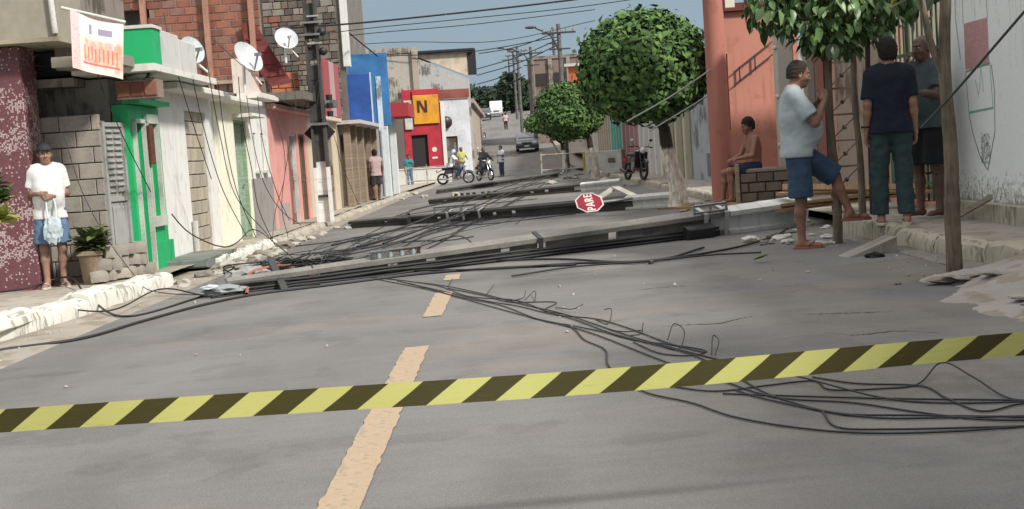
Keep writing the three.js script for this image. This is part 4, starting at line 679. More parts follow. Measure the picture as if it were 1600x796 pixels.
{ // standing pole on the left pavement
  const x = -3.98, z = -28.2, t = thing('utility_pole', 'standing dark concrete utility pole with white painted foot', 'utility pole', [x, gy(x, z) + .1, z]);
  const g = new THREE.Group(); g.name = 'shaft'; g.rotation.z = Math.PI / 2; g.rotation.y = 0; t.add(g);
  teePole(g, 8.5, .33, .2, .3, .18, 1.15, M([.085, .08, .075], { map: TX.fine }), poleWhite);
  mesh('painted_rung', bx(.2, .05, .2, 0, .55, 0), darkSteel, t);
  mesh('clamp_band', [bx(.4, .05, .4, 0, 2.05, 0), bx(.38, .04, .38, 0, 3.9, 0), bx(.36, .04, .36, 0, 4.15, 0)], steel, t);
  for (let i = 0; i < 3; i++) mesh('insulator', new THREE.CylinderGeometry(.07, .06, .11, 12).translate(.27, 2.25 + i * .17, .05), blackPl, t);
  for (const y of [3.55, 3.95]) mesh('insulator', new THREE.SphereGeometry(.09, 10, 8).translate(.22, y, .06), blackPl, t);
  mesh('bracket', [bx(.3, .03, .04, .06, 3.72, .12), bx(.24, .03, .04, .06, 4.28, .12)], M([.42, .42, .4], { metalness: .3 }), t);
  const s = thing('diamond_sign', 'black back of a diamond road sign on the standing pole', 'sign', [x - .02, gy(x, z) + 1.98, z - .25]); mesh('plate', cbx(.47, .47, .02, .006).rotateZ(Math.PI / 4), M([.015, .015, .017], { roughness: .7 }), s); mesh('bracket', bx(.3, .03, .04, 0, 0, .03), darkSteel, s);
  // far standing poles
  const fp = (label, px, pz, h, lamp) => { const q = thing('far_utility_pole', label, 'utility pole', [px, gy(px, pz), pz]); mesh('shaft', [rod(V(0, -.3, 0), V(0, h, 0), .17, .11, 8)], M([.17, .16, .15], { map: TX.fine }), q); mesh('crossarm', [bx(1.9, .1, .1, 0, h - .5, .12), bx(1.2, .08, .08, 0, h - 1.4, .12)], darkSteel, q); for (let i = -2; i <= 2; i++) mesh('insulator', new THREE.CylinderGeometry(.06, .06, .16, 8).translate(i * .42, h - .37, .12), M([.3, .25, .2], {}), q); if (lamp) { mesh('lamp_arm', tube([V(0, h - 1.6, 0), V(-.5, h - .6, .1), V(-1.3, h - .15, .1)], .05, 14, 6), darkSteel, q); mesh('lamp_head', new THREE.SphereGeometry(.34, 14, 8).scale(1, .26, .45).translate(-1.55, h - .1, .1), M([.06, .06, .065], { roughness: .4 }), q); } return q; };
  fp('far pole with curved street lamp above the round trees', 3.1, -76, 8.2, true);
  fp('far pole with lamp halfway up the rising street', 2.0, -104, 8.0, true);
  fp('thin far pole near the crest of the street', 1.2, -128, 8.2, true);
  fp('farthest pole against the dark trees on the crest', 1.0, -160, 8.0, false);
  fp('far pole by the end of the left row of houses', .5, -190, 8.0, false);
  fp('pole carrying wires beside the far brick block', 4.3, -118, 9.5, false);
}
function cable(label, pts, r = .011, group = 'fallen cables strewn over the road', name = 'fallen_cable', mat = cableM) { return tag(mesh(name, tube(pts, r, Math.max(16, pts.length * 9), 6), mat), label, 'cable', group); }
{ // cables lying on the road, by surveyed points
  const G = (a, h = .012) => a.map(([u, v, e]) => { const p = groundAt(u, v, 0); p.y += (e ?? 0) + h; return p; });
  const bundle = 'thin black wire of the tangled bundle running from the pole to the tape';
  [[[560, 432], [640, 441], [700, 449], [760, 462], [820, 478], [880, 492], [940, 512], [1000, 532], [1060, 548], [1130, 566], [1250, 602, .03], [1400, 628], [1500, 633], [1620, 630]],
  [[600, 436], [680, 447], [740, 466], [800, 470], [860, 490], [900, 502], [960, 524], [1020, 540], [1080, 556], [1150, 590], [1210, 622], [1320, 650], [1420, 652], [1620, 655]],
  [[590, 438], [660, 452], [730, 470], [790, 487], [850, 503], [910, 518], [950, 532], [1010, 556], [1060, 575], [1130, 598], [1220, 625], [1330, 632], [1440, 648], [1540, 659], [1620, 660]],
  [[620, 440], [690, 456], [760, 472], [810, 480], [870, 494], [930, 500], [980, 514], [1050, 540], [1100, 553]],
  [[640, 444], [720, 466], [780, 478], [840, 500], [890, 512], [915, 534], [945, 548], [952, 575], [1010, 616], [1080, 632], [1150, 655], [1250, 672], [1350, 680], [1480, 678], [1620, 668]],
  [[700, 452], [760, 464], [800, 474], [868, 474], [850, 487], [880, 492]],
  [[880, 508], [940, 520], [1000, 535], [1050, 541], [1104, 552], [1080, 558], [1040, 556], [990, 537]],
  [[1040, 605], [1120, 614], [1200, 605], [1270, 598], [1300, 612], [1380, 610], [1430, 605], [1472, 583, .04], [1520, 602, .03], [1580, 626], [1620, 630]],
  [[1270, 592], [1340, 602], [1440, 606], [1480, 625], [1540, 646], [1590, 635], [1620, 632]],
  [[1130, 618], [1250, 622], [1400, 626], [1560, 628], [1620, 629]],
  [[1285, 645], [1315, 672], [1400, 674], [1500, 672], [1620, 669]],
  [[1150, 612], [1180, 622], [1260, 640], [1330, 652], [1390, 657], [1470, 656], [1620, 653]]].forEach(p => cable(bundle, G(p, .007), .0042, 'wires of the bundle running to the tape'));
  // curled ends
  [[[700, 449], [708, 440, .02]], [[760, 462], [772, 452, .03]], [[820, 470], [836, 462, .03], [836, 472]], [[868, 482], [900, 490, .03], [912, 488, .05]], [[930, 500], [950, 508], [955, 498, .06], [945, 497, .05]], [[985, 526], [1000, 524], [1006, 517, .04]], [[1042, 545], [1060, 548], [1070, 535, .06], [1055, 529, .08], [1044, 541, .03]], [[1112, 556], [1116, 543, .06], [1124, 548, .05], [1118, 560, .01]], [[790, 472], [816, 474, .03], [822, 466, .05]], [[945, 514], [975, 520], [1003, 518]]].forEach(p => cable('short curled wire end sticking out of the bundle', G(p, .006), .0032, 'curled wire ends'));
  // long cables by the left gutter
  cable('thick black cable lying along the left gutter beyond the kerb', G([[-60, 562], [0, 550], [120, 533], [220, 505], [320, 478], [400, 462], [520, 447], [640, 432], [760, 422], [900, 416]]), .014, undefined);
  cable('black cable looping over the whitewashed kerb', G([[-60, 480, .12], [40, 470, .13], [95, 462, .2], [140, 480, .08], [200, 497], [300, 470], [380, 440]]), .011, undefined);
  cable('black cable sagging down from the house fronts to the wire tangle', [pointAt(268, 335, 18.2), pointAt(290, 360, 17.8), pointAt(340, 385, 17), ...G([[400, 388, .3], [440, 400, .1], [480, 425]])], .009, undefined);
  cable('black cable running over the pavement toward the pole tip', G([[-60, 505, .05], [60, 495, .08], [170, 498, .06], [260, 468, .1], [340, 466], [420, 452], [500, 446]]), .008, undefined);
  cable('black cable drooping down the left pavement past the block pile', [pointAt(100, 215, 15.4), pointAt(128, 300, 15.35), pointAt(165, 370, 15.3), pointAt(205, 425, 15.2), ...G([[250, 468, .06], [330, 462], [420, 440], [520, 430]])], .005, undefined);
  const many = 'black cable lying across the road among the fallen poles';
  [[[330, 468], [420, 447], [540, 430], [700, 415], [860, 408], [1000, 412], [1120, 396], [1200, 376], [1232, 360]],
  [[380, 450], [480, 440], [600, 428], [760, 424], [900, 415], [1020, 411], [1100, 390]],
  [[500, 400], [600, 385], [680, 360], [730, 345], [800, 318], [870, 275]],
  [[640, 405], [690, 380], [740, 350], [820, 305], [884, 270]],
  [[430, 390], [520, 380], [640, 358], [760, 352], [900, 336]],
  [[470, 400], [560, 390], [640, 380], [700, 378], [740, 372]],
  [[440, 420], [520, 405], [600, 388], [650, 370], [700, 345], [720, 330]],
  [[620, 395], [660, 372], [700, 360], [760, 346], [860, 332]],
  [[540, 425], [640, 410], [760, 395], [900, 372], [1060, 345]],
  [[600, 410], [680, 380], [720, 383, .1], [735, 388], [690, 395]],
  [[560, 380], [620, 360], [690, 352], [800, 340], [920, 330]],
  [[600, 345], [680, 322], [760, 310], [880, 292], [1000, 280]],
  [[640, 330], [720, 312], [800, 296], [880, 282]],
  [[700, 298], [780, 285], [860, 272], [930, 268]],
  [[560, 350], [650, 335], [740, 322], [840, 312]],
  [[800, 435], [900, 420], [1010, 412], [1110, 402], [1190, 398]]].forEach((p, i) => cable(many, G(p, .02), i < 3 ? .012 : .009, 'cables among the fallen poles'));
  { const R2 = rng(977), add = 'thin dark wire scattered over the road between the poles'; for (let i = 0; i < 22; i++) { const u = 450 + 420 * R2(), v = lerp(415, 300, clamp((u - 450) / 520 + .25 * (R2() - .5))), sl = -.12 - .45 * R2(), L = 60 + 130 * R2(), pts = []; for (let k = 0; k <= 5; k++) { const f = k / 5; pts.push([u + L * (f - .5), v + sl * L * (f - .5) + 7 * (R2() - .5), k && k < 5 ? .05 * R2() : 0]); } cable(add, G(pts, .01), .006, 'thin wires between the poles'); } }
  cable('dark red conduit bent beside the pole tip', G([[385, 462], [400, 445, .14], [440, 440, .16], [480, 443, .08], [520, 440]]), .02, undefined, 'conduit', M([.30, .10, .07], { roughness: .6 }));
  // tangle at the pole tip
  const R = rng(901); for (let i = 0; i < 34; i++) { const u = 355 + 150 * R(), v = 445 - (u - 360) * .12 + 14 * (R() - .5); const pts = []; let a = R() * 6.28; for (let k = 0; k < 6; k++) { a += 1.2 * (R() - .3); pts.push([u + 26 * k * (R() - .25) + 20 * Math.cos(a), v - 3 * k * R() + 5 * Math.sin(a), .02 + .16 * R()]); } cable('tangled black wire heaped at the fallen pole tip', G(pts), .01, 'tangled wires at the pole tip'); }
  // hanging wires over the left fronts
  const hang = 'loose thin wire hanging down before the left house fronts';
  [[[318, 60, 18], [330, 140, 18], [345, 220, 18.4], [365, 300, 19], [420, 370, 20.5]], [[385, 150, 22], [395, 220, 22], [410, 280, 22], [440, 330, 23], [470, 352, 24]], [[420, 160, 24], [440, 215, 24], [445, 270, 24], [430, 330, 23.5], [425, 380, 22.5]], [[470, 120, 27], [440, 130, 26], [400, 118, 24], [330, 60, 20]], [[120, 30, 15.2], [140, 80, 15.2], [160, 140, 15.4], [190, 210, 15.8], [235, 300, 17]], [[500, 120, 27.8], [480, 160, 27.6], [470, 170, 27], [430, 150, 25]], [[255, 20, 18], [270, 90, 17.5], [300, 190, 18], [330, 280, 19]]].forEach(p => cable(hang, p.map(q => pointAt(...q)), .006, 'loose wires on the left fronts', 'hanging_wire'));
  [[[372, 120, 20], [378, 190, 20], [392, 260, 20.5], [405, 330, 21.5], [430, 385, 22]], [[402, 150, 23], [412, 230, 23], [432, 300, 23], [452, 345, 24]], [[455, 100, 26.5], [462, 170, 26], [450, 240, 25], [440, 320, 24], [450, 372, 23]], [[496, 60, 28], [500, 120, 28], [492, 170, 27.8], [482, 140, 27.6], [486, 80, 27.8]], [[340, 130, 19.5], [352, 220, 19.6], [370, 300, 20], [400, 372, 20.5]], [[300, 120, 18.3], [318, 200, 18.5], [345, 290, 19], [385, 370, 20]], [[498, 180, 27.8], [520, 210, 29], [535, 260, 31], [560, 320, 32]]].forEach(p => cable(hang, p.map(q => pointAt(...q)), .0065, 'loose wires on the left fronts', 'hanging_wire'));
  [[[520, 402], [610, 378], [690, 345], [780, 305], [880, 268]], [[560, 405], [640, 382], [705, 355], [790, 312], [878, 272]], [[600, 400], [668, 372], [730, 348], [800, 312], [860, 282]]].forEach(p => cable('thick cable of the diagonal bundle laid over the fallen poles', G(p, .16), .014, 'diagonal cable bundle'));
  // overhead wires
  const sp = 'dark overhead wire crossing the sky above the street';
  [[[430, 45, 30], [548, 37, 30], [700, 22, 30], [900, -1, 30], [1100, -30, 30]], [[440, 62, 40], [560, 46, 40], [720, 30, 40], [910, 10, 40], [1100, -18, 40]], [[440, 70, 42], [560, 54, 42], [740, 38, 42], [930, 15, 42]], [[450, 78, 50], [620, 66, 50], [780, 64, 50], [930, 32, 50]]].forEach((p, i) => cable(sp, p.map(q => pointAt(...q)), i ? .014 : .022, 'overhead wires', 'overhead_wire'));
  cable('thick service cable from the white corner to the blue sign box', [pointAt(546, 52, 40), pointAt(565, 68, 41), pointAt(590, 88, 42)], .022, undefined, 'overhead_wire');
  const fw = 'far sagging wire strung between the far poles and the left roofs';
  for (const [u0, v0, u1, v1, sag] of [[745, 108, 872, 62, 4], [745, 118, 872, 70, 5], [745, 132, 815, 105, 3], [745, 138, 820, 122, 3], [748, 150, 820, 118, 4], [600, 88, 870, 58, 8], [748, 84, 870, 50, 6]]) cable(fw, [pointAt(u0, v0, 80), pointAt((u0 + u1) / 2, (v0 + v1) / 2 + sag, 80), pointAt(u1, v1, 79)], .03, 'far wires', 'far_wire');
  cable('pale guy cable stretched across the trunk of the round tree', [pointAt(980, 190, 21), pointAt(1050, 150, 20.6), pointAt(1112, 108, 20.2)], .014, undefined, 'guy_cable', M([.25, .27, .26], {})); cable('thin pale guy cable before the round tree crown', [pointAt(1015, 205, 20.9), pointAt(1070, 172, 20.6), pointAt(1125, 138, 20.3)], .012, undefined, 'guy_cable', M([.25, .27, .26], {}));
  cable('thin straight cable crossing in front of the white wall', [pointAt(1440, 200, 9.6), pointAt(1487, 150, 9.2), pointAt(1610, 8, 8.2), pointAt(1700, -95, 7.6)], .009, undefined, 'guy_cable', M([.06, .065, .07], {}));
}
// ---------------------------------------------------------------- barrier tape
{
  const cv = document.createElement('canvas'); cv.width = 2048; cv.height = 96; const c = cv.getContext('2d'), R = rng(911);
  c.fillStyle = '#c9c878'; c.fillRect(0, 0, 2048, 96); const per = 2048 / 18;
  c.fillStyle = '#46401c'; for (let i = -1; i < 19; i++) { const x = i * per; c.beginPath(); c.moveTo(x, 96); c.lineTo(x + per * .5, 96); c.quadraticCurveTo(x + per * .72, 52, x + per * .98, 0); c.lineTo(x + per * .48, 0); c.quadraticCurveTo(x + per * .3, 40, x, 96); c.fill(); }
  for (let i = 0; i < 900; i++) { c.globalAlpha = .05; c.fillStyle = R() < .5 ? '#ffffff' : '#000000'; c.fillRect(2048 * R(), 96 * R(), 30 * R(), 3 * R()); }
  const ct = new THREE.CanvasTexture(cv); ct.colorSpace = THREE.SRGBColorSpace;
  const a = pointAt(-40, 661, 4), b = pointAt(1640, 536, 4), n = 120, pos = [], uv = [], idx = [], hw = .0365;
  for (let i = 0; i <= n; i++) { const t = i / n, p = a.clone().lerp(b, t); p.y -= .012 * 4 * t * (1 - t) - .004 * Math.sin(t * 9); const tw = .10 * Math.sin(t * 7 + 1) + .05 * Math.sin(t * 23); p.z += .01 * Math.sin(t * 11); for (const s of [-1, 1]) { pos.push(p.x, p.y + s * hw * Math.cos(tw), p.z + s * hw * Math.sin(tw)); uv.push(t * .86, s > 0 ? 1 : 0); } if (i < n) { const k = i * 2; idx.push(k, k + 2, k + 1, k + 1, k + 2, k + 3); } }
  const g = new THREE.BufferGeometry(); g.setAttribute('position', new THREE.Float32BufferAttribute(pos, 3)); g.setAttribute('uv', new THREE.Float32BufferAttribute(uv, 2)); g.setIndex(idx); g.computeVertexNormals();
  tag(mesh('barrier_tape', g, M([.9, .9, .9], { map: ct, side: THREE.DoubleSide, roughness: .38 }), null, true), 'yellow and black striped barrier tape stretched across the street', 'tape');
}
{ // stop sign dropped against the second pole
  const p = groundAt(922, 336, 0), t = thing('stop_sign', 'red octagonal stop sign lying on its side against a fallen pole', 'sign', [p.x, p.y + .21, p.z + .05]);
  t.rotation.set(-.85, .05, 98 * D2R);
  const oct = r => { const s = new THREE.Shape(); for (let i = 0; i < 8; i++) { const a = (i + .5) * Math.PI / 4; i ? s.lineTo(r * Math.cos(a), r * Math.sin(a)) : s.moveTo(r * Math.cos(a), r * Math.sin(a)); } return s; };
  mesh('rim_plate', new THREE.ExtrudeGeometry(oct(.25), { depth: .004, bevelEnabled: false }), M([.68, .60, .58], { roughness: .5 }), t);
  mesh('red_face', new THREE.ExtrudeGeometry(oct(.224), { depth: .003, bevelEnabled: false }).translate(0, 0, .004), M([.36, .018, .045], { roughness: .5, map: TX.fine }), t);
  const f = await new FontLoader().loadAsync('fonts/droid/droid_sans_bold.typeface.json'); const tg = new TextGeometry('PARE', { font: f, size: .125, depth: .002, curveSegments: 4 }); tg.computeBoundingBox(); const bb = tg.boundingBox; tg.translate(-(bb.max.x + bb.min.x) / 2, -(bb.max.y + bb.min.y) / 2, .007); tg.scale(1, 1.15, 1);
  mesh('lettering', tg, M([.74, .66, .62], {}), t);
  mesh('stub_post', rod(V(0, .2, -.03), V(0, -.75, -.03), .025), steel, t);
}
{ // printed banner on the porch balcony
  const cv = document.createElement('canvas'); cv.width = 512; cv.height = 512; const c = cv.getContext('2d'), R = rng(921);
  c.fillStyle = '#f4ded6'; c.fillRect(0, 0, 512, 512); c.fillStyle = '#e9e2ea'; c.fillRect(60, 20, 440, 150);
  for (let i = 0; i < 260; i++) { c.globalAlpha = .35; c.fillStyle = ['#e9a884', '#e8b48f', '#d98f7c', '#f0c9a6', '#c9a4b8'][Math.floor(R() * 5)]; c.fillRect(130 + 360 * R(), 190 + 220 * R(), 10 + 30 * R(), 20 + 60 * R()); }
  c.globalAlpha = .8; c.fillStyle = '#e7c3c0'; c.fillRect(0, 0, 90, 512); for (let i = 0; i < 40; i++) { c.globalAlpha = .4; c.fillStyle = '#b58a8e'; c.fillRect(10 + 70 * R(), 80 + 380 * R(), 20 * R() + 4, 8 * R() + 3); }
  c.globalAlpha = .75; c.fillStyle = '#8b7f9b'; c.fillRect(200, 60, 26, 90); c.fillRect(290, 80, 120, 60); c.fillStyle = '#cf5f5a'; c.fillRect(120, 420, 360, 18); for (let i = 0; i < 9; i++) { c.fillStyle = '#d86a52'; c.fillRect(140 + i * 38, 250 + 30 * R(), 12, 130); } c.globalAlpha = 1;
  const ct = new THREE.CanvasTexture(cv); ct.colorSpace = THREE.SRGBColorSpace;
  const t = thing('banner', 'faded pink and orange printed banner hanging from the porch balcony', 'banner', [0, 0, 0]);
  const A = pointAt(106, 14, 15.05), B = pointAt(190, 38, 15.35), C = pointAt(112, 106, 15.05), D = pointAt(189, 124, 15.35), n = 16, pos = [], uv = [], idx = [];
  for (let j = 0; j <= n; j++) for (let i = 0; i <= n; i++) { const s = i / n, q = j / n, p = A.clone().lerp(B, s).lerp(C.clone().lerp(D, s), q); p.z += .03 * Math.sin(s * 9 + q * 2) * (.3 + q); p.x += .02 * Math.sin(s * 7 + 1 + q); p.y -= .03 * 4 * s * (1 - s) * (1 - q); pos.push(p.x, p.y, p.z); uv.push(s, 1 - q); if (i < n && j < n) { const k = j * (n + 1) + i; idx.push(k, k + n + 1, k + 1, k + 1, k + n + 1, k + n + 2); } }
  const g = new THREE.BufferGeometry(); g.setAttribute('position', new THREE.Float32BufferAttribute(pos, 3)); g.setAttribute('uv', new THREE.Float32BufferAttribute(uv, 2)); g.setIndex(idx); g.computeVertexNormals();
  mesh('cloth', g, M([.95, .95, .95], { map: ct, side: THREE.DoubleSide }), t, true); mesh('batten', rod(A.clone().add(V(-.08, .02, 0)), B.clone().add(V(.04, .02, 0)), .018), white, t);
}
{ // satellite dishes
  function dish(label, p, r, yaw, pitch, col) {
    const t = thing('satellite_dish', label, 'satellite dish', [p.x, p.y, p.z], yaw, 'satellite dishes on the left roofs'); const prof = []; for (let i = 0; i <= 12; i++) prof.push(new THREE.Vector2(r * i / 12, .26 * r * (i / 12) ** 2)); const g = new THREE.LatheGeometry(prof, 32).rotateX(Math.PI / 2 - pitch);
    mesh('reflector', g, M(col, { side: THREE.DoubleSide, roughness: .5, map: TX.fine }), t); const q = new THREE.Matrix4().makeRotationX(Math.PI / 2 - pitch); const w = (x, y, z) => V(x, y, z).applyMatrix4(q);
    mesh('feed_arm', [rod(w(0, .1 * r, r * .95), w(0, r * .9, r * .3), .014), bx(.05, .05, .1, ...w(0, r * .9, r * .3).toArray())], steel, t);
    mesh('mast', [rod(V(0, -.05, -.06), V(0, -r * 1.9, -.08), .025), rod(V(0, -.05, -.06), V(.2, -r * 1.5, .1), .014)], M([.66, .66, .64], {}), t); return t;
  }
  dish('large white satellite dish on the cream house roof', pointAt(384, 92, 21), .27, 1.0, .5, [.66, .69, .71]);
  dish('white satellite dish on the brick wall above the pink house', pointAt(446, 62, 27), .24, .5, .45, [.70, .73, .75]);
  dish('pale blue satellite dish beside the grey balcony parapet', pointAt(297, 80, 18.9), .2, .9, .35, [.60, .70, .72]);
}
// ---------------------------------------------------------------- rubble, blocks, boards
{
  const R = rng(931);
  const bl = new THREE.Group(); // hollow block, open end to the street
  const proto = thing('stone_block', 'rough grey stone block in the pile before the metal shutter', 'block', [0, 0, 0], 0, 'block pile before the shutter');
  mesh('block_body', [0].map(() => { const g = new THREE.BoxGeometry(.19, .135, .24, 4, 3, 4), P = g.attributes.position; for (let k = 0; k < P.count; k++) { const x = P.getX(k), y = P.getY(k), z = P.getZ(k), e = (Math.abs(x) > .09) + (Math.abs(y) > .06) + (Math.abs(z) > .11), s = e > 1 ? .91 : 1; P.setXYZ(k, x * s + .018 * (nz(y * 30 + 9, z * 30 + 7, 200, 3) - .5), y * s + .018 * (nz(x * 30 + 5, z * 30 + 3, 200, 5) - .5), z * s); } g.computeVertexNormals(); return g; })[0], blockMs[1], proto);
  let first = true;
  for (let row = 0; row < 3; row++) for (let i = 0; i < 6 - row; i++) { const f = (i + row * .5) / 6 + .05 * (R() - .5), p = V(lerp(-4.92, -4.5, f), 0, lerp(-15.75, -16.7, f)); p.y = gy(p.x, p.z) + .115 + .07 + row * .138; const o = first ? proto : dup(proto); o.position.copy(p); o.rotation.set(.1 * (R() - .5), .35 + .9 * (R() - .5), row && R() < .3 ? Math.PI / 2 : .14 * (R() - .5)); o.scale.set(.82 + .25 * R(), .9 + .16 * R(), .8 + .3 * R()); o.children[0].material = blockMs[Math.floor(R() * 4)]; first = false; }
  const chunk = (label, u, v, s, mat, group, seed, sy = .55) => { const p = groundAt(u, v, 0); const m = mesh('rubble_chunk', lumpy(s, seed, 1.3, sy, 1), mat); m.position.set(p.x, p.y + s * sy * .45, p.z); m.rotation.y = seed; return tag(m, label, 'rubble', group); };
  const rubL = M([.50, .47, .40], { map: TX.fine, bumpMap: TX.fine, bumpScale: .02 }), rubD = M([.25, .22, .19], { map: TX.fine, bumpMap: TX.fine, bumpScale: .02 }), rubW = M([.62, .61, .58], { map: TX.plaster });
  for (let i = 0; i < 34; i++) { const f = R(), u = lerp(265, 560, f) + 20 * (R() - .5), v = lerp(452, 348, f) + 10 * (R() - .5); chunk('pale rubble chunk along the broken left kerb', u, v, (.06 + .13 * R() * R()) * (f < .5 ? 1.1 : 1.2), R() < .75 ? rubL : rubD, 'rubble along the left kerb', 940 + i); }
  for (let i = 0; i < 26; i++) { const u = 1170 + 150 * R(), v = 352 + 32 * R(); chunk('white rubble lump by the foot of the nearest fallen pole', u, v, .03 + .05 * R(), R() < .6 ? rubW : rubD, 'rubble at the pole foot', 1000 + i); }
  for (let i = 0; i < 22; i++) { const u = 1060 + 180 * R(), v = 312 + 24 * R(); chunk('brown debris lump by the low step wall', u, v, .04 + .07 * R(), R() < .5 ? rubD : M([.35, .27, .19], { map: TX.walk }), 'debris near the step wall', 1040 + i); }
  for (let i = 0; i < 24; i++) { const u = 860 + 130 * R(), v = 268 + 26 * R(); chunk('rubble lump near the far pole feet and barricade', u, v, .07 + .12 * R(), R() < .5 ? rubL : rubD, 'rubble near the barricade', 1080 + i); }
  for (let i = 0; i < 10; i++) { const u = 600 + 120 * R(), v = 293 + 20 * R(); chunk('pale lump on the far left kerb below the low white wall', u, v, .07 + .1 * R(), rubL, 'rubble below the white wall', 1120 + i); }
  // grit too small to count
  const N = 700, gi = new THREE.InstancedMesh(lumpy(.016, 5, 1.2, .6, 1, 0), rubL, N), mm = new THREE.Matrix4(); for (let i = 0; i < N; i++) { let x = R() < .55 ? -4.0 + .5 * (R() - .5) : 3.1 + .6 * (R() - .5), z = -6 - 24 * R(); if (i % 6 === 0) x = 7 * R() - 3.6; mm.compose(V(x, gy(x, z) + .008, z), new THREE.Quaternion().setFromEuler(new THREE.Euler(R() * 6, R() * 6, R() * 6)), V(1, 1, 1).multiplyScalar(.3 + 1.2 * R() * R())); gi.setMatrixAt(i, mm); } gi.name = 'grit'; gi.userData = { kind: 'stuff', label: 'loose grit scattered along the road edges', category: 'grit' }; setShadow(gi); scene.add(gi);
  // timber boards piled against the step behind the men
  const bd = [[.45, .29, .17], [.37, .22, .12], [.5, .34, .2]].map(c => M(c, { map: TX.wood })), A = V(3.75, gy(3.75, -15) + .2, -15);
  for (let i = 0; i < 4; i++) { const m = mesh('timber_board', cbx(.13, .03, 1.5 + .5 * R(), .004), bd[i % 3]); m.position.set(3.75 + .13 * i * .6, A.y + .05 + .05 * i, -15.1 + .15 * (R() - .5)); m.rotation.set(.7 * (R() - .5), 1.1 + 1.1 * (R() - .5), .5 * (R() - .5)); tag(m, 'brown timber board in the pile behind the man in navy', 'board', 'timber boards behind the men'); }
  for (let i = 0; i < 5; i++) { const p = groundAt(1090 + 34 * i, 322 + 6 * R(), .1), m = mesh('timber_board', cbx(.1, .03, .8 + .5 * R(), .004), bd[(i + 1) % 3]); m.position.set(p.x, p.y + .03 + .03 * R(), p.z); m.rotation.set(0, 1.2 + .7 * (R() - .5), .1 * (R() - .5)); tag(m, 'short splintered board on the ground by the tree roots', 'board', 'splintered boards by the roots'); }
  // concrete spill ramp on the right edge
  const rp = thing('concrete_ramp', 'rough crumbling concrete ramp spilling from the right kerb', 'ramp'), rm = M([.42, .385, .35], { map: TX.walk, bumpMap: TX.walk, bumpScale: .02 });
  { const xs = steps(2.3, 4.6, 70), zs = steps(-6.2, -10.2, 110), A = groundAt(1452, 452, 0), hgt = (x, z) => { const e = Math.min(sstep(2.62, 3.1, x + .3 * (nz(x * 1.3, z * 1.3, 60, 1141) - .5) + .22 * sstep(-8.9, -8.2, z)), sstep(-9.75, -9.2, z + .3 * (nz(x * 1.2, z * 1.2, 60, 1147) - .5))); return -.03 + e * (.05 + .1 * sstep(2.9, 3.55, x)) + e * .07 * (nz(x * 2, z * 2, 90, 1143) - .4) + e * .03 * (nz(x * 16, z * 16, 300, 1145) - .5); }; mesh('concrete_spill', sheet(xs, zs, (x, z) => gy(x, z) + hgt(x, z)), rm, rp); for (let i = 0; i < 9; i++) { const x = 2.65 + .5 * R(), z = -9.4 + 2.4 * R(); mesh('concrete_lump', lumpy(.05 + .06 * R(), 1150 + i, 1.5, .3, 1.1, 1).translate(x, gy(x, z) + .03 + Math.max(0, hgt(x, z)), z), rm, rp); } }
  const wd = mesh('kerb_wedge', new THREE.ExtrudeGeometry(new THREE.Shape([[0, 0], [.55, 0], [.55, .15]].map(p => new THREE.Vector2(...p))), { depth: .5, bevelEnabled: false }), M([.36, .33, .29], { map: TX.walk })); { const p = groundAt(1318, 403, 0); wd.position.set(p.x, p.y, p.z - .2); wd.rotation.y = .12; wd.scale.set(.8, 1, .5); } tag(wd, 'small concrete wedge ramp against the weathered kerb', 'ramp');
  { const p = groundAt(1362, 401, 0), m = mesh('dark_rag', lumpy(.07, 1161, 1.2, .5, 1), M([.015, .014, .014], {})); m.position.set(p.x, p.y + .015, p.z + .1); tag(m, 'crumpled black rag lying below the weathered kerb', 'rag'); }
  { const p = groundAt(1187, 411, 0), m = mesh('fallen_leaf', leafGeo(.15, .08, .5, -.3), M([.10, .14, .03], { side: THREE.DoubleSide })); m.position.set(p.x - .06, p.y + .03, p.z); m.rotation.y = 1.5; tag(m, 'single green leaf lying on the bare asphalt', 'leaf'); }
  { const p = groundAt(1018, 413, 0), m = mesh('wire_clip', lumpy(.03, 1163), blackPl); m.position.set(p.x, p.y + .02, p.z); tag(m, 'small black clip on the cable crossing the road', 'clip'); }
  { const p = groundAt(1404, 445, 0), m = mesh('stone', lumpy(.022, 1165, 1.3, .6, 1), rubD); m.position.set(p.x, p.y + .008, p.z); tag(m, 'small dark stone on the asphalt near the sapling', 'stone'); }
  // pale angled boards near the stop sign
  { const a = groundAt(930, 316, .05), b = groundAt(962, 302, .16), c = groundAt(1000, 314, .05), t = thing('bent_board', 'pale board bent to a shallow roof beside the stop sign', 'board'); mesh('board_half', bar(a.add(V(0, .04, 0)), b.clone().add(V(0, .12, 0)), .16, .03), rubL, t); mesh('board_half', bar(b.add(V(0, .12, 0)), c.add(V(0, .04, 0)), .16, .03), rubL, t); }
  { const t = thing('sheet_bundle', 'grey crumpled plastic sheet heaped at the fallen pole tip', 'sheet'); const p = groundAt(350, 462, 0), q = groundAt(390, 445, 0); mesh('fold', lumpy(.16, 1171, 1.5, .35, .9, 2).translate(p.x, p.y + .06, p.z), M([.24, .27, .27], { roughness: .5 }), t); mesh('fold', lumpy(.2, 1173, 1.3, .6, .9, 2).translate(q.x, q.y + .08, q.z), M([.42, .42, .40], { map: TX.fine }), t); mesh('fold', lumpy(.07, 1175, 1.4, .4, .9, 1).translate(p.x - .12, p.y + .1, p.z + .1), M([.5, .56, .58], { roughness: .4 }), t); }
  { const t = thing('slab_step', 'grey-green concrete step slab before the plastered house', 'step', [-4.42, gy(-4.4, -18.6), -18.7]); mesh('slab', cbx(.62, .12, 1.9, .02, 0, .11, 0), M([.20, .23, .2], { map: TX.walk }), t); }
}
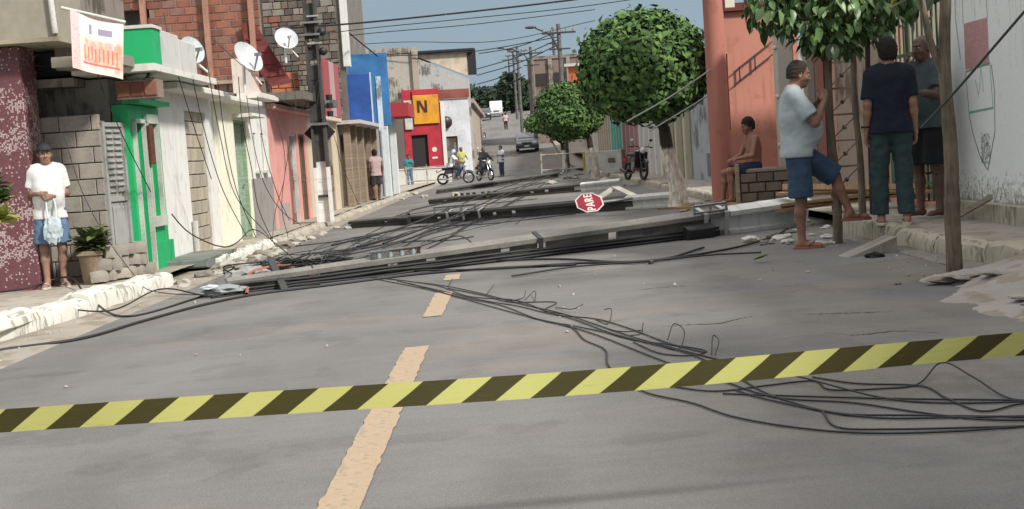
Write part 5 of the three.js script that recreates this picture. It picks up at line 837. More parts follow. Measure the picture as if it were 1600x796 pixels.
{ // low white wall and barricade at the crossing
  const t = thing('low_wall', 'low white wall in front of the red shop', 'wall', [-6.6, gy(-6, -75), -75.2], 4 * D2R); mesh('wall', cbx(3.2, .95, .25, .02, 1.6, .45, 0), pl(.62, .62, .58), t); mesh('coping', bx(3.3, .07, .35, 1.6, .96, 0), pl(.66, .65, .6), t);
  const wh = M([.58, .58, .55], { map: TX.rust, roughness: .6 });
  function barricade(label, x, z, w, rot) { const b = thing('barricade', label, 'barricade', [x, gy(x, z), z], rot, 'metal barricades at the crossing'); for (const i of [0, .5, 1]) mesh('post', rod(V(i * w, 0, 0), V(i * w, 1.15, 0), .035), wh, b); for (const y of [.3, 1.0]) mesh('rail', rod(V(0, y, 0), V(w, y, 0), .03), wh, b); for (const i of [0, 1]) mesh('foot', bx(.06, .05, .5, i * w, .03, 0), wh, b); return b; }
  barricade('pale tubular barricade standing right of the man in the white shirt', 1.35, -62, 2.3, .1); barricade('pale tubular barricade left of the motorcycle in front of the red shop', -5.6, -71, 2.2, -.05);
  const y = thing('yellow_bollard', 'short yellow post beside the pale barricade', 'post', [3.35, gy(3.3, -62), -62]); mesh('post', new THREE.CylinderGeometry(.07, .08, .95, 10).translate(0, .47, 0), M([.55, .45, .05], { map: TX.fine }), y); mesh('cap', new THREE.SphereGeometry(.07, 10, 6).translate(0, .95, 0), M([.55, .45, .05], {}), y);
  for (const [x, z, l] of [[3.6, -58, 'white crate with a dark mark stacked left of the far tree trunk'], [3.55, -47.2, 'white crate with a dark mark right of the far tree trunk']]) { const c = thing('white_crate', l, 'crate', [x, gy(x, z) + .15, z], -.3); mesh('crate_body', cbx(.75, .8, .6, .02, 0, .4, 0), M([.70, .68, .64], { map: TX.fine }), c); mesh('dark_mark', bx(.26, .16, .01, .02, .45, .306), M([.12, .11, .1], {}), c); }
}
// ---------------------------------------------------------------- people
// a body is a distance field of tapered limbs, meshed as one surface
function field(min, max, cell) { const n = [0, 1, 2].map(k => Math.ceil((max.getComponent(k) - min.getComponent(k)) / cell) + 1); return { min, cell, n, f: new Float32Array(n[0] * n[1] * n[2]).fill(9) }; }
function smin(a, b, k) { const h = clamp(.5 + .5 * (b - a) / k); return a * h + b * (1 - h) - k * h * (1 - h); }
function carve(F, fn, lo, hi, op) { const { min, cell, n, f } = F, r = k => [Math.max(0, Math.floor((lo.getComponent(k) - min.getComponent(k)) / cell)), Math.min(n[k] - 1, Math.ceil((hi.getComponent(k) - min.getComponent(k)) / cell))]; const [x0, x1] = r(0), [y0, y1] = r(1), [z0, z1] = r(2); for (let z = z0; z <= z1; z++) for (let y = y0; y <= y1; y++) for (let x = x0; x <= x1; x++) { const i = (z * n[1] + y) * n[0] + x; f[i] = op(f[i], fn(min.x + x * cell, min.y + y * cell, min.z + z * cell)); } }
function addCap(F, a, b, ra, rb, k = .03) { const m = Math.max(ra, rb) + k + .06, lo = V(Math.min(a.x, b.x) - m, Math.min(a.y, b.y) - m, Math.min(a.z, b.z) - m), hi = V(Math.max(a.x, b.x) + m, Math.max(a.y, b.y) + m, Math.max(a.z, b.z) + m), dx = b.x - a.x, dy = b.y - a.y, dz = b.z - a.z, L2 = dx * dx + dy * dy + dz * dz || 1e-9; carve(F, (x, y, z) => { const t = clamp(((x - a.x) * dx + (y - a.y) * dy + (z - a.z) * dz) / L2), X = x - a.x - dx * t, Y = y - a.y - dy * t, Z = z - a.z - dz * t; return Math.sqrt(X * X + Y * Y + Z * Z) - ra - (rb - ra) * t; }, lo, hi, (p, q) => smin(p, q, k)); }
function addEll(F, c, r, k = .02, neg) { const m = Math.max(r.x, r.y, r.z) + k + .04, lo = c.clone().subScalar(m), hi = c.clone().addScalar(m); carve(F, (x, y, z) => { const X = (x - c.x) / r.x, Y = (y - c.y) / r.y, Z = (z - c.z) / r.z, l = Math.sqrt(X * X + Y * Y + Z * Z), g = Math.sqrt((X / r.x) ** 2 + (Y / r.y) ** 2 + (Z / r.z) ** 2) || 1e-6; return l * (l - 1) / g; }, lo, hi, neg ? (p, q) => -smin(-p, q, k) : (p, q) => smin(p, q, k)); }
function net(F) { // naive surface nets
  const { min, cell, n, f } = F, [nx, ny, nz2] = n, vid = new Int32Array(nx * ny * nz2).fill(-1), pos = [], nor = [], idx = [], at = (x, y, z) => f[(z * ny + y) * nx + x];
  for (let z = 0; z < nz2 - 1; z++) for (let y = 0; y < ny - 1; y++) for (let x = 0; x < nx - 1; x++) {
    let m = 0; const d = []; for (let k = 0; k < 8; k++) { const v = at(x + (k & 1), y + (k >> 1 & 1), z + (k >> 2)); d.push(v); if (v < 0) m |= 1 << k; } if (m === 0 || m === 255) continue;
    let sx = 0, sy = 0, sz = 0, c = 0; for (let a = 0; a < 8; a++) for (const bit of [1, 2, 4]) { if (a & bit) continue; const b = a | bit; if ((d[a] < 0) !== (d[b] < 0)) { const t = d[a] / (d[a] - d[b]); sx += (a & 1) + (bit === 1 ? t : 0); sy += (a >> 1 & 1) + (bit === 2 ? t : 0); sz += (a >> 2) + (bit === 4 ? t : 0); c++; } }
    vid[(z * ny + y) * nx + x] = pos.length / 3; pos.push(min.x + (x + sx / c) * cell, min.y + (y + sy / c) * cell, min.z + (z + sz / c) * cell);
    const gx = d[1] + d[3] + d[5] + d[7] - d[0] - d[2] - d[4] - d[6], g2 = d[2] + d[3] + d[6] + d[7] - d[0] - d[1] - d[4] - d[5], gz = d[4] + d[5] + d[6] + d[7] - d[0] - d[1] - d[2] - d[3], l = Math.hypot(gx, g2, gz) || 1; nor.push(gx / l, g2 / l, gz / l);
  }
  const V3 = (x, y, z) => vid[(z * ny + y) * nx + x], quad = (a, b, c, d, fl) => { if (a < 0 || b < 0 || c < 0 || d < 0) return; if (fl) idx.push(a, c, b, a, d, c); else idx.push(a, b, c, a, c, d); };
  for (let z = 1; z < nz2 - 1; z++) for (let y = 1; y < ny - 1; y++) for (let x = 1; x < nx - 1; x++) { const s = at(x, y, z) < 0; if (s !== at(x + 1, y, z) < 0) quad(V3(x, y - 1, z - 1), V3(x, y, z - 1), V3(x, y, z), V3(x, y - 1, z), !s); if (s !== at(x, y + 1, z) < 0) quad(V3(x - 1, y, z - 1), V3(x - 1, y, z), V3(x, y, z), V3(x, y, z - 1), !s); if (s !== at(x, y, z + 1) < 0) quad(V3(x - 1, y - 1, z), V3(x, y - 1, z), V3(x, y, z), V3(x - 1, y, z), !s); }
  const g = new THREE.BufferGeometry(); g.setAttribute('position', new THREE.Float32BufferAttribute(pos, 3)); g.setAttribute('normal', new THREE.Float32BufferAttribute(nor, 3)); g.setIndex(idx); return g;
}
function bounds(pts, m) { const b = new THREE.Box3().setFromPoints(pts); return [b.min.subScalar(m), b.max.addScalar(m)]; }
const STAND = { ankL: [.1, .08, 0], ankR: [-.1, .08, 0], kneL: [.105, .48, .02], kneR: [-.105, .48, .02], hipL: [.09, .9, 0], hipR: [-.09, .9, 0], pel: [0, .93, 0], waist: [0, 1.1, .005], chest: [0, 1.28, 0], neck: [0, 1.47, -.015], head: [0, 1.615, .02], shL: [.18, 1.41, -.01], shR: [-.18, 1.41, -.01], elL: [.245, 1.13, -.03], elR: [-.245, 1.13, -.03], wrL: [.25, .88, .05], wrR: [-.25, .88, .05], toeL: [.12, .03, .16], toeR: [-.12, .03, .16] };
function handGeo(curl, side, cell) { // fingers along +x, palm facing -y, thumb toward +z*side
  const F = field(V(-.03, -.09, -.09), V(.2, .05, .09), cell); addCap(F, V(-.01, 0, 0), V(.03, 0, 0), .024, .026, .015); for (const z of [-.026, -.009, .009, .026]) addCap(F, V(.02, 0, z * .7), V(.085, 0, z), .015, .0125, .012);
  [[.026, .034, .024, .018], [.009, .042, .028, .02], [-.009, .039, .026, .02], [-.027, .030, .02, .017]].forEach(([z, a, b, c], i) => { let p = V(.085, .002, z * side), an = curl * .6; [a, b, c].forEach((L, k) => { const q = p.clone().add(V(L * Math.cos(an), -L * Math.sin(an), .06 * z * side)); addCap(F, p, q, .0098 - k * .0008, .0092 - k * .0008, .004); p = q; an += curl; }); });
  const t0 = V(.018, -.008, .022 * side), t1 = V(.048, -.018, .05 * side), t2 = V(.075, -.026 - .02 * curl, .056 * side - .012 * curl * side), t3 = V(.096, -.034 - .03 * curl, .052 * side - .02 * curl * side); addCap(F, t0, t1, .0145, .0115, .01); addCap(F, t1, t2, .0112, .0102, .005); addCap(F, t2, t3, .0102, .0085, .005);
  return net(F);
}
function headGeo(cell, o) { // face toward +z, centre of the skull at the origin
  const F = field(V(-.12, -.19, -.14), V(.12, .15, .15), cell), w = o.wide || 1;
  addEll(F, V(0, .035, -.012), V(.074 * w, .086, .094), .01); addEll(F, V(0, -.035, .018), V(.06 * w, .075, .07), .03); addEll(F, V(0, -.088, .048), V(.034 * w, .026, .03), .03);
  addCap(F, V(0, -.06, -.02), V(0, -.17, -.035), .054 * w, .058 * w, .03); addCap(F, V(-.03, .022, .077), V(.03, .022, .077), .012, .012, .02);
  addEll(F, V(.032, .0, .094), V(.02, .013, .016), .012, true); addEll(F, V(-.032, .0, .094), V(.02, .013, .016), .012, true);
  addCap(F, V(0, .01, .082), V(0, -.034, .106), .008, .0125, .008); addEll(F, V(.013, -.037, .094), V(.009, .008, .011), .006); addEll(F, V(-.013, -.037, .094), V(.009, .008, .011), .006);
  addEll(F, V(0, -.064, .081), V(.025, .0065, .012), .006); addEll(F, V(0, -.075, .079), V(.021, .0065, .012), .006); addEll(F, V(.04, -.03, .058), V(.024, .022, .022), .02); addEll(F, V(-.04, -.03, .058), V(.024, .022, .022), .02);
  for (const s of [-1, 1]) { addEll(F, V(s * .076 * w, -.005, -.008), V(.011, .032, .02), .006); addEll(F, V(s * .086 * w, .0, -.004), V(.008, .02, .011), .005, true); }
  return net(F);
}
function tint(g, c) { const n = g.attributes.position.count, a = new Float32Array(n * 3); for (let i = 0; i < n; i++) a.set(c, i * 3); g.setAttribute('color', new THREE.BufferAttribute(a, 3)); return g; }
const skinM = M([1, 1, 1], { vertexColors: true, roughness: .55, map: TX.fine });
function person(label, pos, turn, o) {
  const J = {}; for (const [k, v] of Object.entries({ ...STAND, ...o.pose })) J[k] = V(...v);
  const t = thing('person', label, 'person', pos, turn, o.group), near = o.near, cell = near ? .014 : .028, bw = o.build || 1, belly = o.belly || 0, S = o.skin || [.26, .145, .095];
  const lat = k => J.shL.clone().sub(J.shR).normalize(); const side = lat(), pts = Object.values(J);
  // torso rings
  function torso(F, e, legTop) {
    const cap2 = (c, wdt, r, k) => { const s = side.clone().multiplyScalar(wdt); addCap(F, c.clone().add(s), c.clone().sub(s), r + e, r + e, k); };
    cap2(J.pel, .075 * bw, .092 * bw, .05); cap2(J.waist, .06 * bw, .088 * bw, .07); cap2(J.pel.clone().lerp(J.waist, .5), .066 * bw, .09 * bw, .06); cap2(J.chest, .085 * bw, .098 * bw, .07); cap2(J.chest.clone().lerp(J.neck, .45), .105 * bw, .082, .05); cap2(J.waist.clone().lerp(J.chest, .5), .074 * bw, .093 * bw, .06);
    if (belly) { const f = V(0, 1, 0).cross(side).multiplyScalar(-1); const fw = V(-side.z, 0, side.x).multiplyScalar(1); const fwd = side.clone().cross(V(0, 1, 0)); addEll(F, J.waist.clone().addScaledVector(fwd, .055 + .05 * belly).add(V(0, .02, 0)), V(.145 + e + .03 * belly, .17 + e, .12 + e + .045 * belly), .06); }
    addCap(F, J.shL.clone().lerp(J.neck, .2), J.neck, .058 + e * .8, .056, .05); addCap(F, J.shR.clone().lerp(J.neck, .2), J.neck, .058 + e * .8, .056, .05);
  }
  const [lo, hi] = bounds(pts, .24); const B = field(lo, hi, cell);
  torso(B, 0); for (const s of ['L', 'R']) {
    addCap(B, J['sh' + s], J['el' + s], .054 * bw, .041, .03); const mid = J['el' + s].clone().lerp(J['wr' + s], .35); addCap(B, J['el' + s], mid, .041, .041, .02); addCap(B, mid, J['wr' + s], .041, .026, .02);
    addCap(B, J['hip' + s], J['kne' + s], .085 * bw, .055, .05); const cf = J['kne' + s].clone().lerp(J['ank' + s], .35).add(V(0, 0, -.012)); addCap(B, J['kne' + s], cf, .052, .052, .03); addCap(B, cf, J['ank' + s], .052, .034, .03);
    const hl = J['ank' + s].clone().add(V(0, -.045, -.03)), ar = J['toe' + s]; addCap(B, J['ank' + s], hl, .036, .03, .02); addCap(B, hl, ar, .03, .026, .03); if (near) { const d = ar.clone().sub(hl).setY(0).normalize(), q = V(d.z, 0, -d.x); for (let i = -2; i <= 2; i++) addCap(B, ar.clone().addScaledVector(q, i * .014).addScaledVector(d, -.02), ar.clone().addScaledVector(q, i * .016).addScaledVector(d, .028 - Math.abs(i) * .004).add(V(0, -.012, 0)), .012, .009, .008); }
  }
  addCap(B, J.neck, J.head.clone().lerp(J.neck, .45), .056 * bw, .052, .03);
  const hw = o.headWide || 1, he = new THREE.Euler(o.headPitch || 0, o.headYaw || 0, o.headRoll || 0, 'YXZ');
  const parts = [tint(prep(net(B)), S)];
  const hs = o.headScale || 1.04, hm = new THREE.Matrix4().compose(J.head, new THREE.Quaternion().setFromEuler(he), V(hs, hs, hs)); const hg = prep(headGeo(near ? .005 : .012, { wide: hw })); { const P = hg.attributes.position, c = new Float32Array(P.count * 3); for (let i = 0; i < P.count; i++) { const x = P.getX(i), y = P.getY(i), z = P.getZ(i); let k = S; if (z > .07 && Math.abs(x) < .024 && y < -.056 && y > -.083) k = [S[0] * .85, S[1] * .6, S[2] * .6]; if (z > .06 && Math.abs(Math.abs(x) - .032) < .022 && y > .014 && y < .026) k = S.map(v => v * .3); if (o.stubble && z > .0 && y < -.045 && Math.hypot(x, z - .02) > .04) k = S.map(v => v * .62); c.set(k, i * 3); } hg.setAttribute('color', new THREE.BufferAttribute(c, 3)); } parts.push(hg.applyMatrix4(hm));
  for (const s of [-1, 1]) { parts.push(tint(prep(new THREE.SphereGeometry(.0125, 10, 8).translate(s * .032, .0, .079)), [.38, .36, .34]).applyMatrix4(hm)); parts.push(tint(prep(new THREE.SphereGeometry(.0065, 8, 6).translate(s * .032, .0, .0875)), [.02, .012, .01]).applyMatrix4(hm)); }
  for (const s of ['L', 'R']) { const H = (o['hand' + s] || {}), d = (H.dir ? V(...H.dir) : J['wr' + s].clone().sub(J['el' + s])).normalize(), up = V(...(H.back || [s === 'L' ? 1 : -1, .15, 0])); up.addScaledVector(d, -up.dot(d)).normalize(); const q = d.clone().cross(up).normalize(); const m = new THREE.Matrix4().makeBasis(d, up, q).setPosition(J['wr' + s]); const sd = q.dot(V(...(H.thumb || [0, .1, 1]))) > 0 ? 1 : -1; parts.push(tint(prep(handGeo(H.curl ?? .45, sd, near ? .0045 : .009)), S).applyMatrix4(m)); }
  mesh('body', parts, skinM, t);
  // clothes
  const wrinkle = (F, amp, f, seed) => { const { n, f: a, min, cell: c } = F; for (let z = 0; z < n[2]; z++) for (let y = 0; y < n[1]; y++) for (let x = 0; x < n[0]; x++) { const i = (z * n[1] + y) * n[0] + x; if (Math.abs(a[i]) < .06) { const X = min.x + x * c + 3, Y = min.y + y * c + 3, Z = min.z + z * c + 3; const s = f * .35, w1 = vnoise((X + Z * .7 + .25 * Y) * s, (Y * 1.5 + .5 * X) * s, 999, 999, seed + 5), w2 = vnoise((X - Z) * s * 2.1, (Y * 1.2 - .6 * X) * s * 2.3, 999, 999, seed + 9); a[i] -= amp * 1.7 * (w1 * 1.2 + w2 * .6); } } };
  const clip = (F, fn) => carve(F, fn, F.min, V(9, 9, 9), Math.max);
  if (o.top) {
    const T = o.top, sl = T.sleeve ?? .62, C = field(lo, hi, cell); torso(C, T.e ?? .018);
    const sleeves = []; for (const s of ['L', 'R']) { if (sl <= 0) continue; const S = field(lo, hi, cell), a = J['sh' + s]; let b = a.clone().lerp(J['el' + s], Math.min(1, sl)), dd = J['el' + s].clone().sub(a).normalize(); addCap(S, a, b.clone().addScaledVector(dd, .03), .066 * bw, .068 * bw, .03); if (sl > 1) { const w = J['el' + s].clone().lerp(J['wr' + s], sl - 1); dd = J['wr' + s].clone().sub(J['el' + s]).normalize(); addCap(S, J['el' + s], w.clone().addScaledVector(dd, .03), .058, .046, .02); b = w; } carve(S, (x, y, z) => (x - b.x) * dd.x + (y - b.y) * dd.y + (z - b.z) * dd.z, b.clone().subScalar(.2), b.clone().addScalar(.2), (p, q) => p < 1 ? Math.max(p, q) : p); sleeves.push(S); }
    const hem = J.pel.clone().add(V(0, T.hem ?? -.04, 0)); addCap(C, J.pel.clone().addScaledVector(side, -.085 * bw).add(V(0, T.hem ?? -.04, 0)), J.pel.clone().addScaledVector(side, .085 * bw).add(V(0, T.hem ?? -.04, 0)), .1 * bw + .026, .1 * bw + .026, .05);
    for (const S of sleeves) for (let i = 0; i < C.f.length; i++) if (S.f[i] < 1) C.f[i] = smin(C.f[i], S.f[i], .025);
    wrinkle(C, T.wr ?? .004, 24, T.seed || 1); clip(C, (x, y, z) => hem.y - y);

    const nk = J.neck.clone().add(V(0, .055, 0)).addScaledVector(side.clone().cross(V(0, 1, 0)), .02); addEll(C, nk, V(.075, .06, .085), .005, true);
    mesh(T.name || 'shirt', net(C), T.mat, t);
  }
  if (o.bottom) {
    const T = o.bottom, C = field(lo, hi, cell), len = T.len ?? .85, fl = T.flare ?? .03; const cap2 = (c, w, r) => { const s = side.clone().multiplyScalar(w); addCap(C, c.clone().add(s), c.clone().sub(s), r, r, .04); }; cap2(J.pel, .078 * bw, .1 * bw + .006); cap2(J.pel.clone().add(V(0, .06, 0)), .07 * bw, .097 * bw + .004);
    const top = J.pel.y + (T.rise ?? .1), ends = []; for (const s of ['L', 'R']) { const a = J['hip' + s], k = J['kne' + s]; if (len <= 1) { const b = a.clone().lerp(k, len); addCap(C, a, b, .096 * bw, .062 + fl, .04); ends.push([b, k.clone().sub(a).normalize()]); } else { addCap(C, a, k, .096 * bw, .07, .04); const b = k.clone().lerp(J['ank' + s], len - 1); addCap(C, k, b, .068, .058 + fl * .4, .03); ends.push([b, J['ank' + s].clone().sub(k).normalize()]); } }
    wrinkle(C, T.wr ?? .005, 36, T.seed || 2); clip(C, (x, y, z) => y - top); for (const [p, d] of ends) carve(C, (x, y, z) => { const k = (x - p.x) * d.x + (y - p.y) * d.y + (z - p.z) * d.z, r = Math.hypot(x - p.x, y - p.y, z - p.z); return r < .13 ? k : -1; }, p.clone().subScalar(.16), p.clone().addScalar(.16), Math.max);
    mesh(T.name || 'shorts', net(C), T.mat, t);
  }
  if (o.hair) { const C = field(V(-.12, -.16, -.14), V(.12, .15, .14), near ? .006 : .012), h = o.hair; addEll(C, V(0, .04, -.016), V(.082 * hw + .003 - (h.thin || 0), .092 + (h.top || 0), .099 - (h.thin || 0)), .01); addEll(C, V(0, -.01, -.04), V(.077 * hw, .08, .07), .02); if (!h.smooth) wrinkle(C, .0035, 160, 4); const fh = h.line ?? .055; clip(C, (x, y, z) => { const line = z > .0 ? lerp(-.02, fh, sstep(0, .07, z)) : lerp(-.02, h.nape ?? -.075, sstep(0, -.07, z)); return line - y; }); mesh(h.name || 'hair', net(C).applyMatrix4(hm), h.mat, t); if (h.brim) mesh('cap_brim', new THREE.CylinderGeometry(.075, .075, .008, 20, 1, false, -Math.PI / 2, Math.PI).scale(1, 1, 1.1).rotateX(.14).translate(0, .055, .062).applyMatrix4(hm), h.mat, t); }
  if (o.shoes) for (const s of ['L', 'R']) { const a = J['ank' + s].clone().add(V(0, -.06, -.045)), b = J['toe' + s], d = b.clone().sub(a).setY(0).normalize(), c = a.clone().add(b).multiplyScalar(.5); const sh = new THREE.Shape(); sh.absellipse(0, 0, .05, .145, 0, 6.283); const g = new THREE.ExtrudeGeometry(sh, { depth: .018, bevelEnabled: true, bevelSize: .004, bevelThickness: .004, bevelSegments: 1, curveSegments: 10 }).rotateX(Math.PI / 2).rotateY(Math.atan2(d.x, d.z)).translate(c.x, Math.min(a.y, b.y) - .006, c.z); mesh('sandal', g, o.shoes, t); if (near) mesh('sandal_strap', tube([c.clone().add(V(d.z * .045, .01, -d.x * .045)), b.clone().addScaledVector(d, -.05).add(V(0, .035, 0)), c.clone().add(V(-d.z * .045, .01, d.x * .045))], .006, 10, 5), o.shoes, t); }
  if (o.scale) t.scale.setScalar(o.scale); return t;
}
const cl = (r, g, b) => M([r, g, b], { map: TX.cloth, roughness: .95 }), dn = (r, g, b) => M([r, g, b], { map: TX.denim, roughness: .95 }), hairD = M([.010, .008, .007], { roughness: .9 });
{ // man with the bag on the left pavement
  const p = groundAt(88, 449, .105);
  person('man in white shirt, black cap and denim shorts by the mosaic pillar', [p.x, p.y, p.z], .42, { near: 1, scale: .975, skin: [.40, .23, .165], pose: { shL: [.165, 1.41, -.01], shR: [-.165, 1.41, -.01], elL: [.215, 1.13, -.03], elR: [-.215, 1.14, -.03], wrL: [.04, 1.10, .2], wrR: [-.12, 1.14, .18], ankL: [.09, .08, 0], ankR: [-.1, .08, .03], toeR: [-.15, .03, .17] }, handL: { back: [.2, .2, 1], curl: .9, dir: [-1, 0, .4], thumb: [0, 1, 0] }, handR: { back: [-.2, .2, 1], curl: .9, dir: [1, -.1, .4], thumb: [0, 1, 0] }, belly: .12, build: .94, top: { mat: cl(.78, .77, .75), sleeve: .7, hem: -.1, e: .02, wr: .004 }, bottom: { mat: dn(.13, .22, .36), len: .88, flare: .05 }, hair: { mat: M([.03, .032, .035], { roughness: .8 }), name: 'cap', line: .045, nape: .0, top: .008, smooth: 1, brim: 1 }, shoes: M([.55, .5, .45], {}) });
  const b = thing('plastic_bag', 'thin white plastic bag hanging from the hands of the man in the cap', 'bag', [p.x, p.y + .56, p.z]); b.rotation.y = .42; const bg = lumpy(.13, 1201, .85, 1.25, .5, 3).translate(.0, .12, .22); mesh('bag_body', bg, M([.62, .70, .74], { roughness: .35, transmission: .35, thickness: 0, side: THREE.DoubleSide }), b); mesh('bag_handle', [tube([V(-.04, .24, .22), V(-.05, .4, .2), V(-.04, .54, .2)], .012, 10, 5), tube([V(.04, .24, .22), V(.05, .4, .21), V(.02, .54, .2)], .012, 10, 5)], M([.62, .70, .74], { roughness: .4 }), b);
}
{ // man in the pale shirt, one foot on the kerb
  const p = groundAt(1262, 387, 0);
  person('man in pale blue shirt and denim shorts stepping onto the kerb', [p.x - .06, p.y, p.z], 1.50, { near: 1, scale: 1.0, skin: [.32, .16, .105], build: 1.08, belly: .5, headWide: 1.06, stubble: 1, headPitch: .12, headYaw: .1, pose: { ankR: [-.09, .08, .0], kneR: [-.1, .48, .01], toeR: [-.13, .03, .16], ankL: [.1, .31, .49], kneL: [.13, .66, .37], hipL: [.1, .9, .03], toeL: [.12, .26, .65], hipR: [-.1, .9, 0], pel: [0, .94, .0], neck: [0, 1.5, -.01], head: [0, 1.635, .06], shL: [.19, 1.43, .0], shR: [-.19, 1.43, -.02], elR: [-.26, 1.17, .15], wrR: [-.14, 1.37, .26], elL: [.25, 1.15, .05], wrL: [.14, 1.3, .24] }, handR: { dir: [.45, 1, .12], back: [-.8, .1, .3], curl: .5, thumb: [0, 0, -1] }, handL: { dir: [-.3, 1, .2], back: [1, 0, 0], curl: .9, thumb: [0, 0, -1] }, top: { mat: cl(.44, .50, .52), sleeve: .72, hem: -.08, e: .024, wr: .007, seed: 3 }, bottom: { mat: dn(.045, .085, .15), len: 1.0, flare: .045 }, hair: { mat: M([.03, .02, .015], { roughness: .95 }), line: .08, nape: -.04, top: -.004, thin: .006 }, shoes: M([.26, .09, .07], {}) });
}
{ // man in navy seen from behind
  const p = groundAt(1399, 350, .165);
  person('man in navy shirt and dark jeans seen from behind on the pavement', [p.x, p.y, p.z], Math.PI - .18, { near: 1, scale: .98, skin: [.42, .22, .15], build: .92, headYaw: .1, pose: { shL: [.168, 1.41, -.01], shR: [-.168, 1.41, -.01], elL: [.205, 1.14, -.05], elR: [-.205, 1.14, -.04], wrL: [.225, .89, .0], wrR: [-.225, .89, .02], ankL: [.12, .08, .02], ankR: [-.11, .08, -.02], kneL: [.12, .48, .03] }, top: { mat: cl(.010, .013, .028), sleeve: .78, hem: -.07, e: .02, wr: .007, seed: 5 }, bottom: { mat: dn(.035, .065, .07), len: 1.97, flare: .03, name: 'jeans', wr: .007 }, hair: { mat: hairD, line: .05, nape: -.07, top: .012 }, shoes: M([.5, .46, .4], {}) });
  const w = thing('wristwatch', 'black wristwatch on the arm of the man in navy', 'watch', [p.x, p.y, p.z], Math.PI - .18); mesh('strap', new THREE.TorusGeometry(.034, .009, 8, 20).rotateX(Math.PI / 2).translate(.223, .915, -.004), blackPl, w); mesh('dial', new THREE.CylinderGeometry(.018, .018, .01, 14).rotateZ(Math.PI / 2).translate(.262, .915, -.004), blackPl, w);
}
{ // bald man in grey polo
  const p = groundAt(1455, 337, .165);
  person('bald man in grey-green polo and black shorts with hand at mouth', [p.x, p.y, p.z], -.95, { near: 1, scale: 1.0, skin: [.19, .105, .075], build: 1.02, belly: .25, headYaw: -.1, pose: { elR: [-.25, 1.2, .1], wrR: [-.07, 1.45, .2], elL: [.22, 1.17, .13], wrL: [-.08, 1.2, .24], head: [0, 1.62, .03], ankL: [.11, .08, 0], ankR: [-.1, .08, .02] }, handR: { dir: [.35, 1, .1], back: [-.6, 0, .8], curl: .8, thumb: [1, 0, -.5] }, handL: { dir: [-1, .1, .1], back: [0, .3, 1], curl: .7, thumb: [0, 1, 0] }, top: { mat: cl(.075, .10, .105), sleeve: .75, hem: -.08, e: .025, wr: .007, seed: 7 }, bottom: { mat: cl(.014, .015, .018), len: .95, flare: .06 }, hair: { mat: M([.13, .12, .115], {}), line: .1, nape: -.02, top: -.018, smooth: 1 } });
}
{ // youth sitting on the step
  const p = V(3.46, gy(3.5, -19.5) + .13 + .48 - .4, -19.44);
  person('shirtless youth in navy shorts sitting on the low step wall', [p.x, p.y - .08, p.z], -1.35, { near: 1, scale: .93, skin: [.36, .17, .11], build: .93, headYaw: .15, headPitch: .1, pose: { pel: [0, .52, -.02], waist: [0, .68, -.05], chest: [0, .85, -.04], neck: [0, 1.03, .0], head: [0, 1.17, .04], shL: [.17, .97, -.01], shR: [-.17, .97, -.01], elL: [.22, .72, .08], elR: [-.21, .72, .1], wrL: [.06, .68, .27], wrR: [-.05, .68, .28], hipL: [.09, .5, .02], hipR: [-.09, .5, .02], kneL: [.1, .5, .42], kneR: [-.11, .47, .42], ankL: [.1, .1, .40], ankR: [-.12, .08, .46], toeL: [.11, .04, .55], toeR: [-.14, .03, .62] }, handL: { dir: [-.6, -.1, 1], back: [.3, 1, 0], curl: .8 }, handR: { dir: [.6, -.1, 1], back: [-.3, 1, 0], curl: .8 }, bottom: { mat: cl(.02, .03, .07), len: .8, flare: .045 }, hair: { mat: hairD, line: .04, nape: -.06, top: .012 } });
}
